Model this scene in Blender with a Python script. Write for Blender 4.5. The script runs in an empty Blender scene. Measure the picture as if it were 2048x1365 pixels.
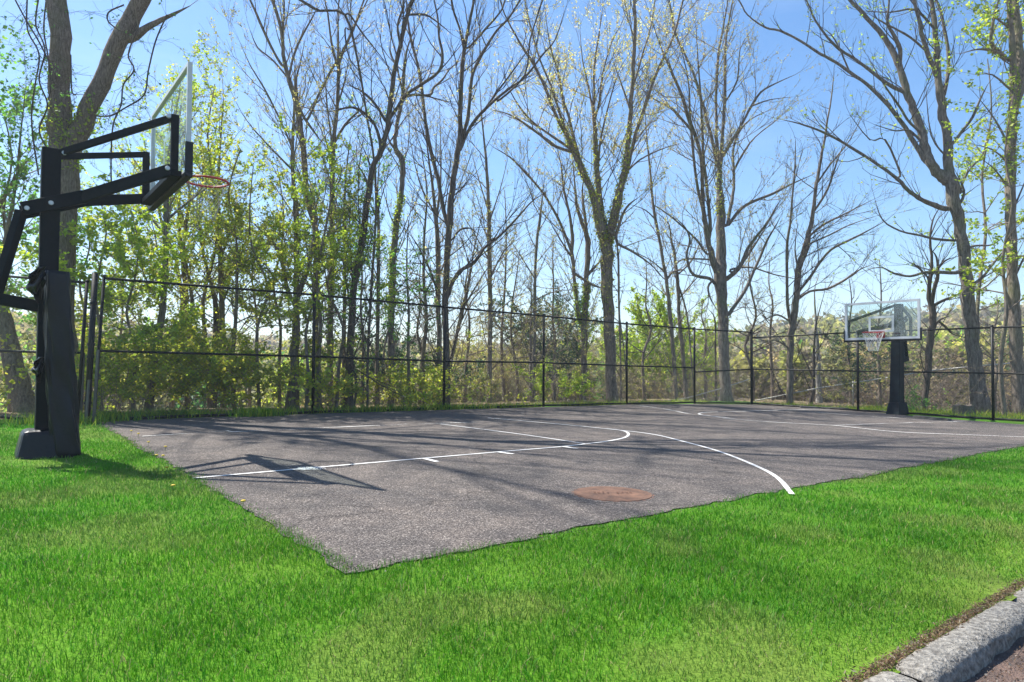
import bpy, bmesh, math, random
import numpy as np
from mathutils import Vector, Matrix
rnd = random.Random(7); rng = np.random.default_rng(7)
SC = bpy.context.scene; COL = SC.collection
# ------------------------------------------------------------------ camera, world, sun
FPX, H, TH, TU, TV, PITCH, ROLL, SH = 1346.4, .93, .904, -1.858, -7.905, .028, .005, 13.6
SU, SV = -.0115, .0095
cam = bpy.data.cameras.new('camera'); co = bpy.data.objects.new('camera', cam); COL.objects.link(co)
cp, sp, cr, sr = math.cos(PITCH), math.sin(PITCH), math.cos(ROLL), math.sin(ROLL)
F = np.array([0, cp, sp]); R0 = np.array([1., 0, 0]); U0 = np.array([0, -sp, cp])
R2 = R0*cr+U0*sr; U2 = -R0*sr+U0*cr
co.matrix_world = Matrix(((R2[0], U2[0], -F[0], 0), (R2[1], U2[1], -F[1], 0), (R2[2], U2[2], -F[2], H), (0, 0, 0, 1)))
cam.sensor_width = 36; cam.lens = FPX/2048*36; cam.shift_y = SH/2048; cam.clip_end = 3000; cam.clip_start = .05
SC.camera = co
SC.render.resolution_x, SC.render.resolution_y = 1024, 682
SUN_EL, SUN_AZ = math.radians(56.5), math.radians(-58.4)      # azimuth from +Y towards +X
sd = Vector((math.sin(SUN_AZ)*math.cos(SUN_EL), math.cos(SUN_AZ)*math.cos(SUN_EL), math.sin(SUN_EL)))
sl = bpy.data.lights.new('sun', 'SUN'); sl.energy = 4.7; sl.angle = math.radians(.55); sl.color = (1, .955, .88)
so = bpy.data.objects.new('sun', sl); COL.objects.link(so); so.rotation_euler = sd.to_track_quat('Z', 'Y').to_euler(); so.location = sd*50
W = bpy.data.worlds.new('World'); SC.world = W; W.use_nodes = True
wn, wl = W.node_tree.nodes, W.node_tree.links
bg = wn['Background']; sky = wn.new('ShaderNodeTexSky'); sky.sky_type = 'NISHITA'; sky.sun_disc = False
sky.sun_elevation = SUN_EL; sky.sun_rotation = SUN_AZ; sky.air_density = 1.0; sky.dust_density = .45; sky.ozone_density = 2.2; sky.altitude = 100
hs = wn.new('ShaderNodeHueSaturation'); hs.inputs['Saturation'].default_value = 1.25; hs.inputs['Value'].default_value = 1.0
wl.new(sky.outputs[0], hs.inputs['Color'])
tc = wn.new('ShaderNodeTexCoord'); mp = wn.new('ShaderNodeMapping'); mp.inputs['Scale'].default_value = (1.2, 1.2, 5)
nz = wn.new('ShaderNodeTexNoise'); nz.inputs['Scale'].default_value = 1.6; nz.inputs['Detail'].default_value = 7; nz.inputs['Roughness'].default_value = .55
rp = wn.new('ShaderNodeValToRGB'); rp.color_ramp.elements[0].position = .47; rp.color_ramp.elements[1].position = .85
rp.color_ramp.elements[0].color = (0, 0, 0, 1); rp.color_ramp.elements[1].color = (.16, .16, .16, 1)
mx = wn.new('ShaderNodeMixRGB'); mx.inputs[2].default_value = (7.5, 8.2, 9.4, 1)
wl.new(tc.outputs['Generated'], mp.inputs[0]); wl.new(mp.outputs[0], nz.inputs[0]); wl.new(nz.outputs[0], rp.inputs[0])
wl.new(rp.outputs[0], mx.inputs[0]); wl.new(hs.outputs[0], mx.inputs[1]); wl.new(mx.outputs[0], bg.inputs[0])
bg.inputs[1].default_value = .098
SC.view_settings.view_transform = 'Standard'; SC.view_settings.look = 'None'; SC.view_settings.exposure = 1.15; SC.view_settings.gamma = 1
SC.cycles.max_bounces = 6; SC.cycles.transparent_max_bounces = 12; SC.cycles.diffuse_bounces = 3
# ------------------------------------------------------------------ coordinates
S, Cc = math.sin(TH), math.cos(TH)
CAM = np.array([0, 0, H])
def uv2xy(u, v): return (u-TU)*S-(v-TV)*Cc, (u-TU)*Cc+(v-TV)*S
def xy2uv(x, y): return x*S+y*Cc+TU, -x*Cc+y*S+TV
def G(x, y):
    u, v = xy2uv(x, y); return SU*u+SV*v
def P(u, v, z):
    x, y = uv2xy(u, v); return np.array([x, y, z])
def ray(x, y): return F+R2*(x-1024)/FPX-U2*(y-682.5-SH)/FPX
def gp(x, y, dz=0):
    D = ray(x, y); g = SU*(D[0]*S+D[1]*Cc)+SV*(-D[0]*Cc+D[1]*S); g0 = SU*TU+SV*TV
    t = (g0+dz-H)/(D[2]-g); return CAM+D*t
def at(x, y, Y):                       # the point seen at a pixel of the photograph, Y metres ahead
    D = ray(x, y); return CAM+D*(Y/D[1])
def sstep(a, b, x):
    t = np.clip((x-a)/(b-a), 0, 1); return t*t*(3-2*t)
def vnoise(x, y, seed=0):
    x = np.asarray(x, float); y = np.asarray(y, float)
    xi = np.floor(x).astype(np.int64); yi = np.floor(y).astype(np.int64); fx = x-xi; fy = y-yi
    fx = fx*fx*(3-2*fx); fy = fy*fy*(3-2*fy)
    def h(a, b):
        n = (a*374761393+b*668265263+seed*974634777) & 0x7fffffff; n = (n ^ (n >> 13))*1274126177 & 0x7fffffff
        return ((n ^ (n >> 16)) & 0xffff)/65535.
    return (h(xi, yi)*(1-fx)+h(xi+1, yi)*fx)*(1-fy)+(h(xi, yi+1)*(1-fx)+h(xi+1, yi+1)*fx)*fy
def terr(x, y):
    x = np.asarray(x, float); y = np.asarray(y, float)
    u, v = xy2uv(x, y); d = np.maximum(np.maximum(v-6.2, (u-19.5)*.8), 0); R = np.hypot(x, y)
    z = SU*np.clip(u, -20, 25)+SV*np.clip(v, -10, 10)-.02
    z = z-6.5*sstep(0, 34, d)+1.5*(vnoise(x*.12, y*.12, 3)-.5)*sstep(2, 14, d)
    az = np.arctan2(x, y)
    z = z+(4.0+6.0*sstep(.12, .5, az))*sstep(50, 150, R)
    return z-.3*(v < -6.95)
# ------------------------------------------------------------------ materials
def newmat(name):
    m = bpy.data.materials.new(name); m.use_nodes = True; m.node_tree.nodes.clear()
    return m, m.node_tree.nodes, m.node_tree.links
def mat(name, c, rough=.8, metal=0, c2=None, scale=8, bump=0, bscale=None, spec=.5, stretch=None, detail=6, coat=0):
    m, n, l = newmat(name); o = n.new('ShaderNodeOutputMaterial'); p = n.new('ShaderNodeBsdfPrincipled')
    l.new(p.outputs[0], o.inputs[0]); p.inputs['Roughness'].default_value = rough; p.inputs['Metallic'].default_value = metal
    p.inputs['Specular IOR Level'].default_value = spec; p.inputs['Base Color'].default_value = (*c, 1); p.inputs['Coat Weight'].default_value = coat
    t = n.new('ShaderNodeTexCoord'); src = t.outputs['Object']
    if stretch:
        mp = n.new('ShaderNodeMapping'); mp.inputs['Scale'].default_value = stretch; l.new(src, mp.inputs[0]); src = mp.outputs[0]
    if c2:
        z = n.new('ShaderNodeTexNoise'); z.inputs['Scale'].default_value = scale; z.inputs['Detail'].default_value = detail; z.inputs['Roughness'].default_value = .6; l.new(src, z.inputs[0])
        r = n.new('ShaderNodeValToRGB'); r.color_ramp.elements[0].position = .35; r.color_ramp.elements[1].position = .65
        r.color_ramp.elements[0].color = (*c, 1); r.color_ramp.elements[1].color = (*c2, 1); l.new(z.outputs[0], r.inputs[0]); l.new(r.outputs[0], p.inputs['Base Color'])
    if bump:
        z = n.new('ShaderNodeTexNoise'); z.inputs['Scale'].default_value = bscale or scale*3; z.inputs['Detail'].default_value = 6; l.new(src, z.inputs[0])
        b = n.new('ShaderNodeBump'); b.inputs['Strength'].default_value = bump; b.inputs['Distance'].default_value = .02; l.new(z.outputs[0], b.inputs['Height']); l.new(b.outputs[0], p.inputs['Normal'])
    return m
def leafmat(name, attr=True, c=(.1, .2, .02), trans=.5, rough=.55, gloss=.04):
    m, n, l = newmat(name); o = n.new('ShaderNodeOutputMaterial')
    d = n.new('ShaderNodeBsdfDiffuse'); t = n.new('ShaderNodeBsdfTranslucent'); mx = n.new('ShaderNodeMixShader'); mx.inputs[0].default_value = trans
    g = n.new('ShaderNodeBsdfGlossy'); g.inputs['Roughness'].default_value = rough; mg = n.new('ShaderNodeMixShader'); mg.inputs[0].default_value = gloss
    l.new(d.outputs[0], mx.inputs[1]); l.new(t.outputs[0], mx.inputs[2]); l.new(mx.outputs[0], mg.inputs[1]); l.new(g.outputs[0], mg.inputs[2]); l.new(mg.outputs[0], o.inputs[0])
    if attr:
        a = n.new('ShaderNodeAttribute'); a.attribute_name = 'col'; l.new(a.outputs['Color'], d.inputs[0]); l.new(a.outputs['Color'], t.inputs[0])
    else:
        for k in (d, t): k.inputs[0].default_value = (*c, 1)
    return m
M = {}
M['leaf'] = leafmat('leaf', trans=.74); M['blade'] = leafmat('grass_blade', trans=.35, gloss=.02)
def barkmat(name, c, c2, sc=5):
    m, n, l = newmat(name); o = n.new('ShaderNodeOutputMaterial'); p = n.new('ShaderNodeBsdfPrincipled'); l.new(p.outputs[0], o.inputs[0])
    p.inputs['Roughness'].default_value = .95; p.inputs['Specular IOR Level'].default_value = .15
    t = n.new('ShaderNodeTexCoord'); mp = n.new('ShaderNodeMapping'); mp.inputs['Scale'].default_value = (sc*2.2, sc*2.2, sc*.35); l.new(t.outputs['Object'], mp.inputs[0])
    z = n.new('ShaderNodeTexNoise'); z.inputs['Scale'].default_value = 2.5; z.inputs['Detail'].default_value = 9; z.inputs['Roughness'].default_value = .7; l.new(mp.outputs[0], z.inputs[0])
    z2 = n.new('ShaderNodeTexNoise'); z2.inputs['Scale'].default_value = 1.1; z2.inputs['Detail'].default_value = 5; l.new(t.outputs['Object'], z2.inputs[0])
    r = n.new('ShaderNodeValToRGB'); r.color_ramp.elements[0].position = .38; r.color_ramp.elements[1].position = .62; r.color_ramp.elements[0].color = (*[k*.55 for k in c], 1); r.color_ramp.elements[1].color = (*c2, 1)
    l.new(z.outputs[0], r.inputs[0])
    r2 = n.new('ShaderNodeValToRGB'); r2.color_ramp.elements[0].position = .5; r2.color_ramp.elements[1].position = .7; r2.color_ramp.elements[0].color = (0, 0, 0, 1); r2.color_ramp.elements[1].color = (.6, .6, .6, 1); l.new(z2.outputs[0], r2.inputs[0])
    mx = n.new('ShaderNodeMixRGB'); mx.inputs[2].default_value = (c[0]*.9, c[1]*1.25, c[2]*.55, 1); l.new(r2.outputs[0], mx.inputs[0]); l.new(r.outputs[0], mx.inputs[1]); l.new(mx.outputs[0], p.inputs['Base Color'])
    b = n.new('ShaderNodeBump'); b.inputs['Strength'].default_value = .9; b.inputs['Distance'].default_value = .03; l.new(z.outputs[0], b.inputs['Height']); l.new(b.outputs[0], p.inputs['Normal'])
    return m
M['bark'] = barkmat('bark', (.17, .14, .11), (.32, .265, .215)); M['bark_dark'] = barkmat('bark_dark', (.09, .075, .062), (.18, .15, .125))
M['bark_grey'] = barkmat('bark_grey', (.15, .13, .11), (.28, .245, .21)); M['bark_big'] = barkmat('bark_big', (.14, .108, .088), (.28, .225, .19), 9)
M['twig'] = mat('twig', (.17, .135, .11), .95, spec=.1, c2=(.27, .225, .18), scale=1.5); M['twig_dark'] = mat('twig_dark', (.08, .066, .058), .95, spec=.1)
M['twig_pale'] = mat('twig_pale', (.36, .29, .23), .95, spec=.1, c2=(.2, .155, .12), scale=1)
M['black_paint'] = mat('black_paint', (.003, .007, .011), .6, spec=.1, c2=(.006, .011, .015), scale=30, bump=.08, bscale=300)
M['black_vinyl'] = mat('black_vinyl', (.003, .0055, .0085), .42, spec=.32, c2=(.005, .008, .011), scale=12, bump=.3, bscale=25)
M['fence_black'] = mat('fence_black', (.006, .007, .007), .5, c2=(.014, .015, .015), scale=15, spec=.25)
M['wire'] = mat('wire', (.1, .1, .095), .3, metal=.5); M['steel'] = mat('steel', (.5, .5, .48), .35, metal=.8)
M['galv'] = mat('galvanised_pipe', (.55, .54, .5), .5, metal=.3, c2=(.4, .38, .34), scale=6)
M['alu'] = mat('aluminium_frame', (.55, .58, .6), .45, c2=(.62, .65, .67), scale=20)
M['alu_dark'] = mat('frame_back', (.16, .19, .2), .5)
M['white'] = mat('white_enamel', (.62, .68, .68), .5, c2=(.5, .56, .55), scale=14)
M['red'] = mat('red_rim', (.6, .045, .035), .5, c2=(.3, .03, .025), scale=20)
M['net'] = mat('net_cord', (.78, .78, .75), .9); M['net_old'] = mat('worn_net_cord', (.34, .35, .33), .9)
M['wood'] = mat('weathered_wood', (.17, .15, .13), .9, c2=(.1, .09, .075), scale=6, stretch=(8, 8, 1), bump=.4)
M['timber'] = mat('edging_timber', (.08, .075, .068), .9, c2=(.16, .15, .135), scale=5, bump=.5)
M['stump'] = mat('stump_wood', (.09, .07, .055), .95, c2=(.17, .14, .11), scale=9, bump=.8)
M['kerb'] = mat('kerb_concrete', (.11, .1, .085), .95, c2=(.33, .31, .27), scale=45, bump=.8, bscale=90, detail=10)
M['road'] = mat('road_asphalt', (.09, .065, .055), .95, c2=(.2, .13, .1), scale=7, bump=1, bscale=120, detail=10)
M['soil'] = mat('bare_soil', (.1, .07, .045), 1, c2=(.22, .165, .11), scale=12, bump=1, bscale=60, spec=.1)
M['rust'] = mat('rusty_iron', (.085, .046, .03), .9, c2=(.19, .098, .06), scale=9, bump=.5, bscale=60)
M['debris'] = mat('dry_leaf_litter', (.3, .2, .12), .95, c2=(.16, .1, .06), scale=9)
def asphalt():
    m, n, l = newmat('court_asphalt'); o = n.new('ShaderNodeOutputMaterial'); p = n.new('ShaderNodeBsdfPrincipled'); l.new(p.outputs[0], o.inputs[0])
    p.inputs['Roughness'].default_value = .9; p.inputs['Specular IOR Level'].default_value = .25
    t = n.new('ShaderNodeTexCoord'); g = t.outputs['Object']
    v = n.new('ShaderNodeTexVoronoi'); v.inputs['Scale'].default_value = 125; l.new(g, v.inputs[0])
    rs = n.new('ShaderNodeValToRGB'); e = rs.color_ramp.elements; e[0].position = 0; e[0].color = (.04, .036, .036, 1); e[1].position = 1; e[1].color = (.36, .34, .315, 1)
    for ps, c in ((.35, (.084, .077, .073)), (.6, (.124, .112, .105)), (.9, (.178, .162, .15))):
        k = e.new(ps); k.color = (*c, 1)
    sx = n.new('ShaderNodeSeparateColor'); l.new(v.outputs['Color'], sx.inputs[0]); l.new(sx.outputs[0], rs.inputs[0])
    z = n.new('ShaderNodeTexNoise'); z.inputs['Scale'].default_value = .9; z.inputs['Detail'].default_value = 8; z.inputs['Roughness'].default_value = .62; l.new(g, z.inputs[0])
    r = n.new('ShaderNodeValToRGB'); e = r.color_ramp.elements; e[0].position = .3; e[0].color = (.68, .68, .69, 1); e[1].position = .72; e[1].color = (1.22, 1.14, 1.07, 1); l.new(z.outputs[0], r.inputs[0])
    mx = n.new('ShaderNodeMixRGB'); mx.blend_type = 'MULTIPLY'; mx.inputs[0].default_value = 1; l.new(rs.outputs[0], mx.inputs[1]); l.new(r.outputs[0], mx.inputs[2])
    z3 = n.new('ShaderNodeTexNoise'); z3.inputs['Scale'].default_value = 5; z3.inputs['Detail'].default_value = 6; l.new(g, z3.inputs[0])
    r3 = n.new('ShaderNodeValToRGB'); r3.color_ramp.elements[0].position = .35; r3.color_ramp.elements[0].color = (.85, .85, .86, 1); r3.color_ramp.elements[1].position = .65; r3.color_ramp.elements[1].color = (1.12, 1.1, 1.08, 1); l.new(z3.outputs[0], r3.inputs[0])
    m3 = n.new('ShaderNodeMixRGB'); m3.blend_type = 'MULTIPLY'; m3.inputs[0].default_value = 1; l.new(mx.outputs[0], m3.inputs[1]); l.new(r3.outputs[0], m3.inputs[2])
    # cracks
    vc = n.new('ShaderNodeTexVoronoi'); vc.feature = 'DISTANCE_TO_EDGE'; vc.inputs['Scale'].default_value = .33
    dn = n.new('ShaderNodeTexNoise'); dn.inputs['Scale'].default_value = 1.6; dn.inputs['Detail'].default_value = 8; l.new(g, dn.inputs[0])
    ad = n.new('ShaderNodeMixRGB'); ad.blend_type = 'ADD'; ad.inputs[0].default_value = 1.1; l.new(g, ad.inputs[1]); l.new(dn.outputs['Color'], ad.inputs[2]); l.new(ad.outputs[0], vc.inputs[0])
    rc = n.new('ShaderNodeValToRGB'); rc.color_ramp.elements[0].position = .0; rc.color_ramp.elements[0].color = (.55, .55, .55, 1); rc.color_ramp.elements[1].position = .007; rc.color_ramp.elements[1].color = (1, 1, 1, 1); l.new(vc.outputs['Distance'], rc.inputs[0])
    mc = n.new('ShaderNodeMixRGB'); mc.blend_type = 'MULTIPLY'; mc.inputs[0].default_value = 1; l.new(m3.outputs[0], mc.inputs[1]); l.new(rc.outputs[0], mc.inputs[2])
    l.new(mc.outputs[0], p.inputs['Base Color'])
    b = n.new('ShaderNodeBump'); b.inputs['Strength'].default_value = .9; b.inputs['Distance'].default_value = .006; b.invert = True; l.new(v.outputs['Distance'], b.inputs['Height']); l.new(b.outputs[0], p.inputs['Normal'])
    return m
M['asphalt'] = asphalt()
def paint(name, wear):
    m, n, l = newmat(name); o = n.new('ShaderNodeOutputMaterial'); p = n.new('ShaderNodeBsdfPrincipled'); p.inputs['Roughness'].default_value = .85
    t = n.new('ShaderNodeBsdfTransparent'); mx = n.new('ShaderNodeMixShader'); l.new(t.outputs[0], mx.inputs[1]); l.new(p.outputs[0], mx.inputs[2]); l.new(mx.outputs[0], o.inputs[0])
    p.inputs['Base Color'].default_value = (.66, .65, .62, 1)
    tc = n.new('ShaderNodeTexCoord'); z = n.new('ShaderNodeTexNoise'); z.inputs['Scale'].default_value = 70; z.inputs['Detail'].default_value = 5; l.new(tc.outputs['Object'], z.inputs[0])
    z2 = n.new('ShaderNodeTexNoise'); z2.inputs['Scale'].default_value = 1.7; z2.inputs['Detail'].default_value = 4; l.new(tc.outputs['Object'], z2.inputs[0])
    a = n.new('ShaderNodeMath'); a.operation = 'MULTIPLY_ADD'; a.inputs[1].default_value = .8; l.new(z2.outputs[0], a.inputs[0]); l.new(z.outputs[0], a.inputs[2])
    r = n.new('ShaderNodeValToRGB'); r.color_ramp.elements[0].position = wear-.1; r.color_ramp.elements[1].position = wear+.12; l.new(a.outputs[0], r.inputs[0]); l.new(r.outputs[0], mx.inputs[0])
    return m
M['paint_mid'] = paint('faded_line_paint', .78); M['paint'] = paint('line_paint', .66); M['paint_worn'] = paint('worn_line_paint', .92)
def glassmat(dirt=.15):
    m, n, l = newmat('acrylic_glass'); o = n.new('ShaderNodeOutputMaterial'); t = n.new('ShaderNodeBsdfTransparent'); t.inputs[0].default_value = (.93, .98, .97, 1)
    g = n.new('ShaderNodeBsdfGlossy'); g.inputs['Roughness'].default_value = .02; d = n.new('ShaderNodeBsdfDiffuse'); d.inputs[0].default_value = (.7, .78, .78, 1)
    m1 = n.new('ShaderNodeMixShader'); m1.inputs[0].default_value = .07; l.new(t.outputs[0], m1.inputs[1]); l.new(g.outputs[0], m1.inputs[2])
    tc = n.new('ShaderNodeTexCoord'); mp = n.new('ShaderNodeMapping'); mp.inputs['Scale'].default_value = (5, 5, 1.2); l.new(tc.outputs['Object'], mp.inputs[0])
    z = n.new('ShaderNodeTexNoise'); z.inputs['Scale'].default_value = 3; z.inputs['Detail'].default_value = 8; l.new(mp.outputs[0], z.inputs[0])
    r = n.new('ShaderNodeValToRGB'); r.color_ramp.elements[0].position = .4; r.color_ramp.elements[0].color = (.03, .03, .03, 1); r.color_ramp.elements[1].position = .75; r.color_ramp.elements[1].color = (dirt, dirt, dirt, 1); l.new(z.outputs[0], r.inputs[0])
    m2 = n.new('ShaderNodeMixShader'); l.new(r.outputs[0], m2.inputs[0]); l.new(m1.outputs[0], m2.inputs[1]); l.new(d.outputs[0], m2.inputs[2]); l.new(m2.outputs[0], o.inputs[0])
    return m
M['glass'] = glassmat(); M['glass_clean'] = glassmat(.07)
def vtxmat(name, rough=1, fine=None):
    m, n, l = newmat(name); o = n.new('ShaderNodeOutputMaterial'); p = n.new('ShaderNodeBsdfPrincipled'); p.inputs['Roughness'].default_value = rough; p.inputs['Specular IOR Level'].default_value = .1
    a = n.new('ShaderNodeAttribute'); a.attribute_name = 'col'; l.new(p.outputs[0], o.inputs[0])
    if fine:
        t = n.new('ShaderNodeTexCoord'); z = n.new('ShaderNodeTexNoise'); z.inputs['Scale'].default_value = fine; z.inputs['Detail'].default_value = 6; l.new(t.outputs['Object'], z.inputs[0])
        r = n.new('ShaderNodeValToRGB'); r.color_ramp.elements[0].position = .3; r.color_ramp.elements[0].color = (.45, .5, .4, 1); r.color_ramp.elements[1].position = .7; r.color_ramp.elements[1].color = (1.35, 1.3, 1.2, 1); l.new(z.outputs[0], r.inputs[0])
        mx = n.new('ShaderNodeMixRGB'); mx.blend_type = 'MULTIPLY'; mx.inputs[0].default_value = 1; l.new(a.outputs['Color'], mx.inputs[1]); l.new(r.outputs[0], mx.inputs[2]); l.new(mx.outputs[0], p.inputs['Base Color'])
    else: l.new(a.outputs['Color'], p.inputs['Base Color'])
    return m
M['lawn'] = vtxmat('lawn_turf', fine=90); M['forest_floor'] = mat('forest_floor', (.15, .12, .07), 1, c2=(.26, .2, .12), scale=2.2, bump=.6, bscale=9, spec=.1)
M['weed'] = mat('flower_stem', (.1, .2, .04), .7); M['dandelion'] = mat('dandelion_yellow', (.5, .36, .02), .7); M['filter_tan'] = mat('filter_tan', (.55, .32, .14), .8)
M['rust_dark'] = mat('dark_rusty_iron', (.1, .05, .035), .9, c2=(.17, .08, .05), scale=20, bump=.4); M['pad_grey'] = mat('faded_vinyl', (.006, .01, .014), .6, spec=.15, c2=(.01, .019, .023), scale=9, bump=.1)
M['bark_white'] = barkmat('bark_white', (.3, .28, .25), (.5, .48, .44))
# ------------------------------------------------------------------ object helpers
def tag(o, label=None, cat=None, group=None, kind=None):
    for k, v in (('label', label), ('category', cat), ('group', group), ('kind', kind)):
        if v: o[k] = v
    return o
def empty(name, loc, label, cat, group=None):
    o = bpy.data.objects.new(name, None); COL.objects.link(o); o.location = [float(c) for c in loc]; o.empty_display_size = .3
    return tag(o, label, cat, group)
def link(name, me, parent=None):
    o = bpy.data.objects.new(name, me); COL.objects.link(o)
    if parent is not None:
        o.parent = parent; me.transform(Matrix.Translation(-Vector(parent.location)))
    return o
def npmesh(name, V, Fs, mats, parent=None, midx=None, col=None, smooth=False):
    """Fs: list of int arrays (n,k); midx: list of material index per array; col (nverts,3)"""
    me = bpy.data.meshes.new(name); V = np.asarray(V, np.float32)
    me.vertices.add(len(V)); me.vertices.foreach_set('co', V.ravel())
    Fs2 = [(f, (midx[i] if midx else 0)) for i, f in enumerate(Fs) if len(f)]
    tot = sum(f.size for f, _ in Fs2); npoly = sum(len(f) for f, _ in Fs2)
    me.loops.add(tot); me.polygons.add(npoly)
    me.loops.foreach_set('vertex_index', np.concatenate([f.ravel() for f, _ in Fs2]).astype(np.int32))
    lt = np.concatenate([np.full(len(f), f.shape[1]) for f, _ in Fs2]).astype(np.int32)
    me.polygons.foreach_set('loop_start', np.concatenate([[0], np.cumsum(lt)[:-1]]).astype(np.int32))
    try: me.polygons.foreach_set('loop_total', lt)
    except Exception: pass
    me.polygons.foreach_set('material_index', np.concatenate([np.full(len(f), k) for f, k in Fs2]).astype(np.int32))
    if smooth: me.polygons.foreach_set('use_smooth', np.ones(npoly, bool))
    for m in mats: me.materials.append(M[m])
    if col is not None:
        a = me.color_attributes.new('col', 'FLOAT_COLOR', 'POINT'); c = np.ones((len(V), 4), np.float32); c[:, :3] = col; a.data.foreach_set('color', c.ravel())
    me.update(calc_edges=True)
    return link(name, me, parent)
def bmobj(name, bm, m, parent=None, smooth=False, bevel=0):
    if bevel: bmesh.ops.bevel(bm, geom=list(bm.edges), offset=bevel, segments=2, affect='EDGES', profile=.5)
    bmesh.ops.recalc_face_normals(bm, faces=bm.faces)
    me = bpy.data.meshes.new(name); bm.to_mesh(me); bm.free(); me.materials.append(M[m])
    for p in me.polygons: p.use_smooth = smooth
    return link(name, me, parent)
def hexa(bm, c8):
    v = [bm.verts.new(Vector([float(k) for k in c])) for c in c8]
    for f in ((0, 3, 2, 1), (4, 5, 6, 7), (0, 1, 5, 4), (1, 2, 6, 5), (2, 3, 7, 6), (3, 0, 4, 7)): bm.faces.new([v[i] for i in f])
def cbox(bm, u0, u1, v0, v1, z0, z1):                 # box in court coordinates
    hexa(bm, [P(u0, v0, z0), P(u1, v0, z0), P(u1, v1, z0), P(u0, v1, z0), P(u0, v0, z1), P(u1, v0, z1), P(u1, v1, z1), P(u0, v1, z1)])
def beam(bm, a, b, w, h, up=(0, 0, 1)):
    a, b = Vector([float(k) for k in a]), Vector([float(k) for k in b]); d = (b-a).normalized(); s = d.cross(Vector(up)).normalized(); t = s.cross(d)
    hexa(bm, [a-s*w/2-t*h/2, a+s*w/2-t*h/2, b+s*w/2-t*h/2, b-s*w/2-t*h/2, a-s*w/2+t*h/2, a+s*w/2+t*h/2, b+s*w/2+t*h/2, b-s*w/2+t*h/2])
def tube(bm, pts, rs, n=10, cap=True):
    pts = [Vector([float(k) for k in p]) for p in pts]
    if not hasattr(rs, '__len__'): rs = [rs]*len(pts)
    rings = []; ref = Vector((.31, .2, .93))
    for i, p in enumerate(pts):
        d = (pts[min(i+1, len(pts)-1)]-pts[max(i-1, 0)]).normalized()
        if abs(d.dot(ref)) > .95: ref = Vector((.9, .3, .1))
        a = d.cross(ref).normalized(); b = d.cross(a)
        rings.append([bm.verts.new(p+(a*math.cos(6.28318*k/n)+b*math.sin(6.28318*k/n))*rs[i]) for k in range(n)])
    for A, B in zip(rings, rings[1:]):
        for k in range(n): bm.faces.new((A[k], A[(k+1) % n], B[(k+1) % n], B[k]))
    if cap: bm.faces.new(rings[0][::-1]); bm.faces.new(rings[-1])
def disc(bm, c, n, r, t):
    c = Vector([float(k) for k in c]); n = Vector([float(k) for k in n]).normalized(); tube(bm, [c, c+n*t], [r, r*.85], 12)
# ------------------------------------------------------------------ batch tubes for trees
class Batch:
    def __init__(s): s.t = {}; s.lp = []; s.lc = []; s.ls = []
    def add(s, pts, rs, sides, mi=0): s.t.setdefault((len(pts), sides, mi), []).append((pts, rs))
    def leaf(s, p, size, c): s.lp.append(p); s.ls.append(size); s.lc.append(c)
    def build(s, name, mats, parent, leaf_mi=None, jitter=0):
        Vs = []; Fs = []; mi = []; cols = []; off = 0
        for (n, k, m), L in s.t.items():
            A = np.array([q[0] for q in L], float); R = np.array([q[1] for q in L], float)
            d = np.empty_like(A); d[:, 1:-1] = A[:, 2:]-A[:, :-2] if n > 2 else 0; d[:, 0] = A[:, 1]-A[:, 0]; d[:, -1] = A[:, -1]-A[:, -2]
            d /= np.linalg.norm(d, axis=2, keepdims=True)+1e-9
            tot = A[:, -1]-A[:, 0]; ref = np.where((np.abs(tot[:, 2]) > .6*np.linalg.norm(tot, axis=1))[:, None], np.array([[1., .13, 0]]), np.array([[0, .1, 1.]]))[:, None, :]
            a = np.cross(d, ref); a /= np.linalg.norm(a, axis=2, keepdims=True)+1e-9; b = np.cross(d, a)
            an = np.arange(k)*2*np.pi/k; rr = R[:, :, None, None]*np.ones((1, 1, k, 1))
            if jitter: rr = rr*(1+jitter*(rng.random(rr.shape)-.5))
            V = A[:, :, None, :]+rr*(a[:, :, None, :]*np.cos(an)[None, None, :, None]+b[:, :, None, :]*np.sin(an)[None, None, :, None])
            N = len(L); base = (np.arange(N)*n*k)[:, None, None]; i = np.arange(n-1)[None, :, None]*k; j = np.arange(k)[None, None, :]; j2 = (j+1) % k
            Q = np.stack([base+i+j, base+i+j2, base+i+k+j2, base+i+k+j], -1).reshape(-1, 4)+off
            Vs.append(V.reshape(-1, 3)); Fs.append(Q); mi.append(m); off += N*n*k; cols.append(np.full((N*n*k, 3), .1))
        if s.lp:
            p = np.array(s.lp); sz = np.array(s.ls)[:, None]; c = np.array(s.lc); N = len(p)
            V, Fq, Cq = leaves(p, sz, c); Vs.append(V); Fs.append(Fq+off); mi.append(leaf_mi if leaf_mi is not None else len(mats)-1); cols.append(Cq)
        if not Vs: return None
        return npmesh(name, np.concatenate(Vs), Fs, mats, parent, mi, np.concatenate(cols) if s.lp else None, smooth=not s.lp)
def leaves(p, sz, c, w=.36):
    N = len(p); a = rng.normal(size=(N, 3)); a[:, 2] *= .6; a /= np.linalg.norm(a, axis=1, keepdims=True); b = rng.normal(size=(N, 3)); b -= a*(a*b).sum(1, keepdims=True); b /= np.linalg.norm(b, axis=1, keepdims=True)
    nrm = np.cross(a, b)
    V = np.stack([p, p+sz*(a*.5+b*w+nrm*.12), p+sz*a, p+sz*(a*.5-b*w+nrm*.12)], 1).reshape(-1, 3)
    return V, (np.arange(N)*4)[:, None]+np.array([[0, 1, 2, 3]]), np.repeat(c, 4, 0)
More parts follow.
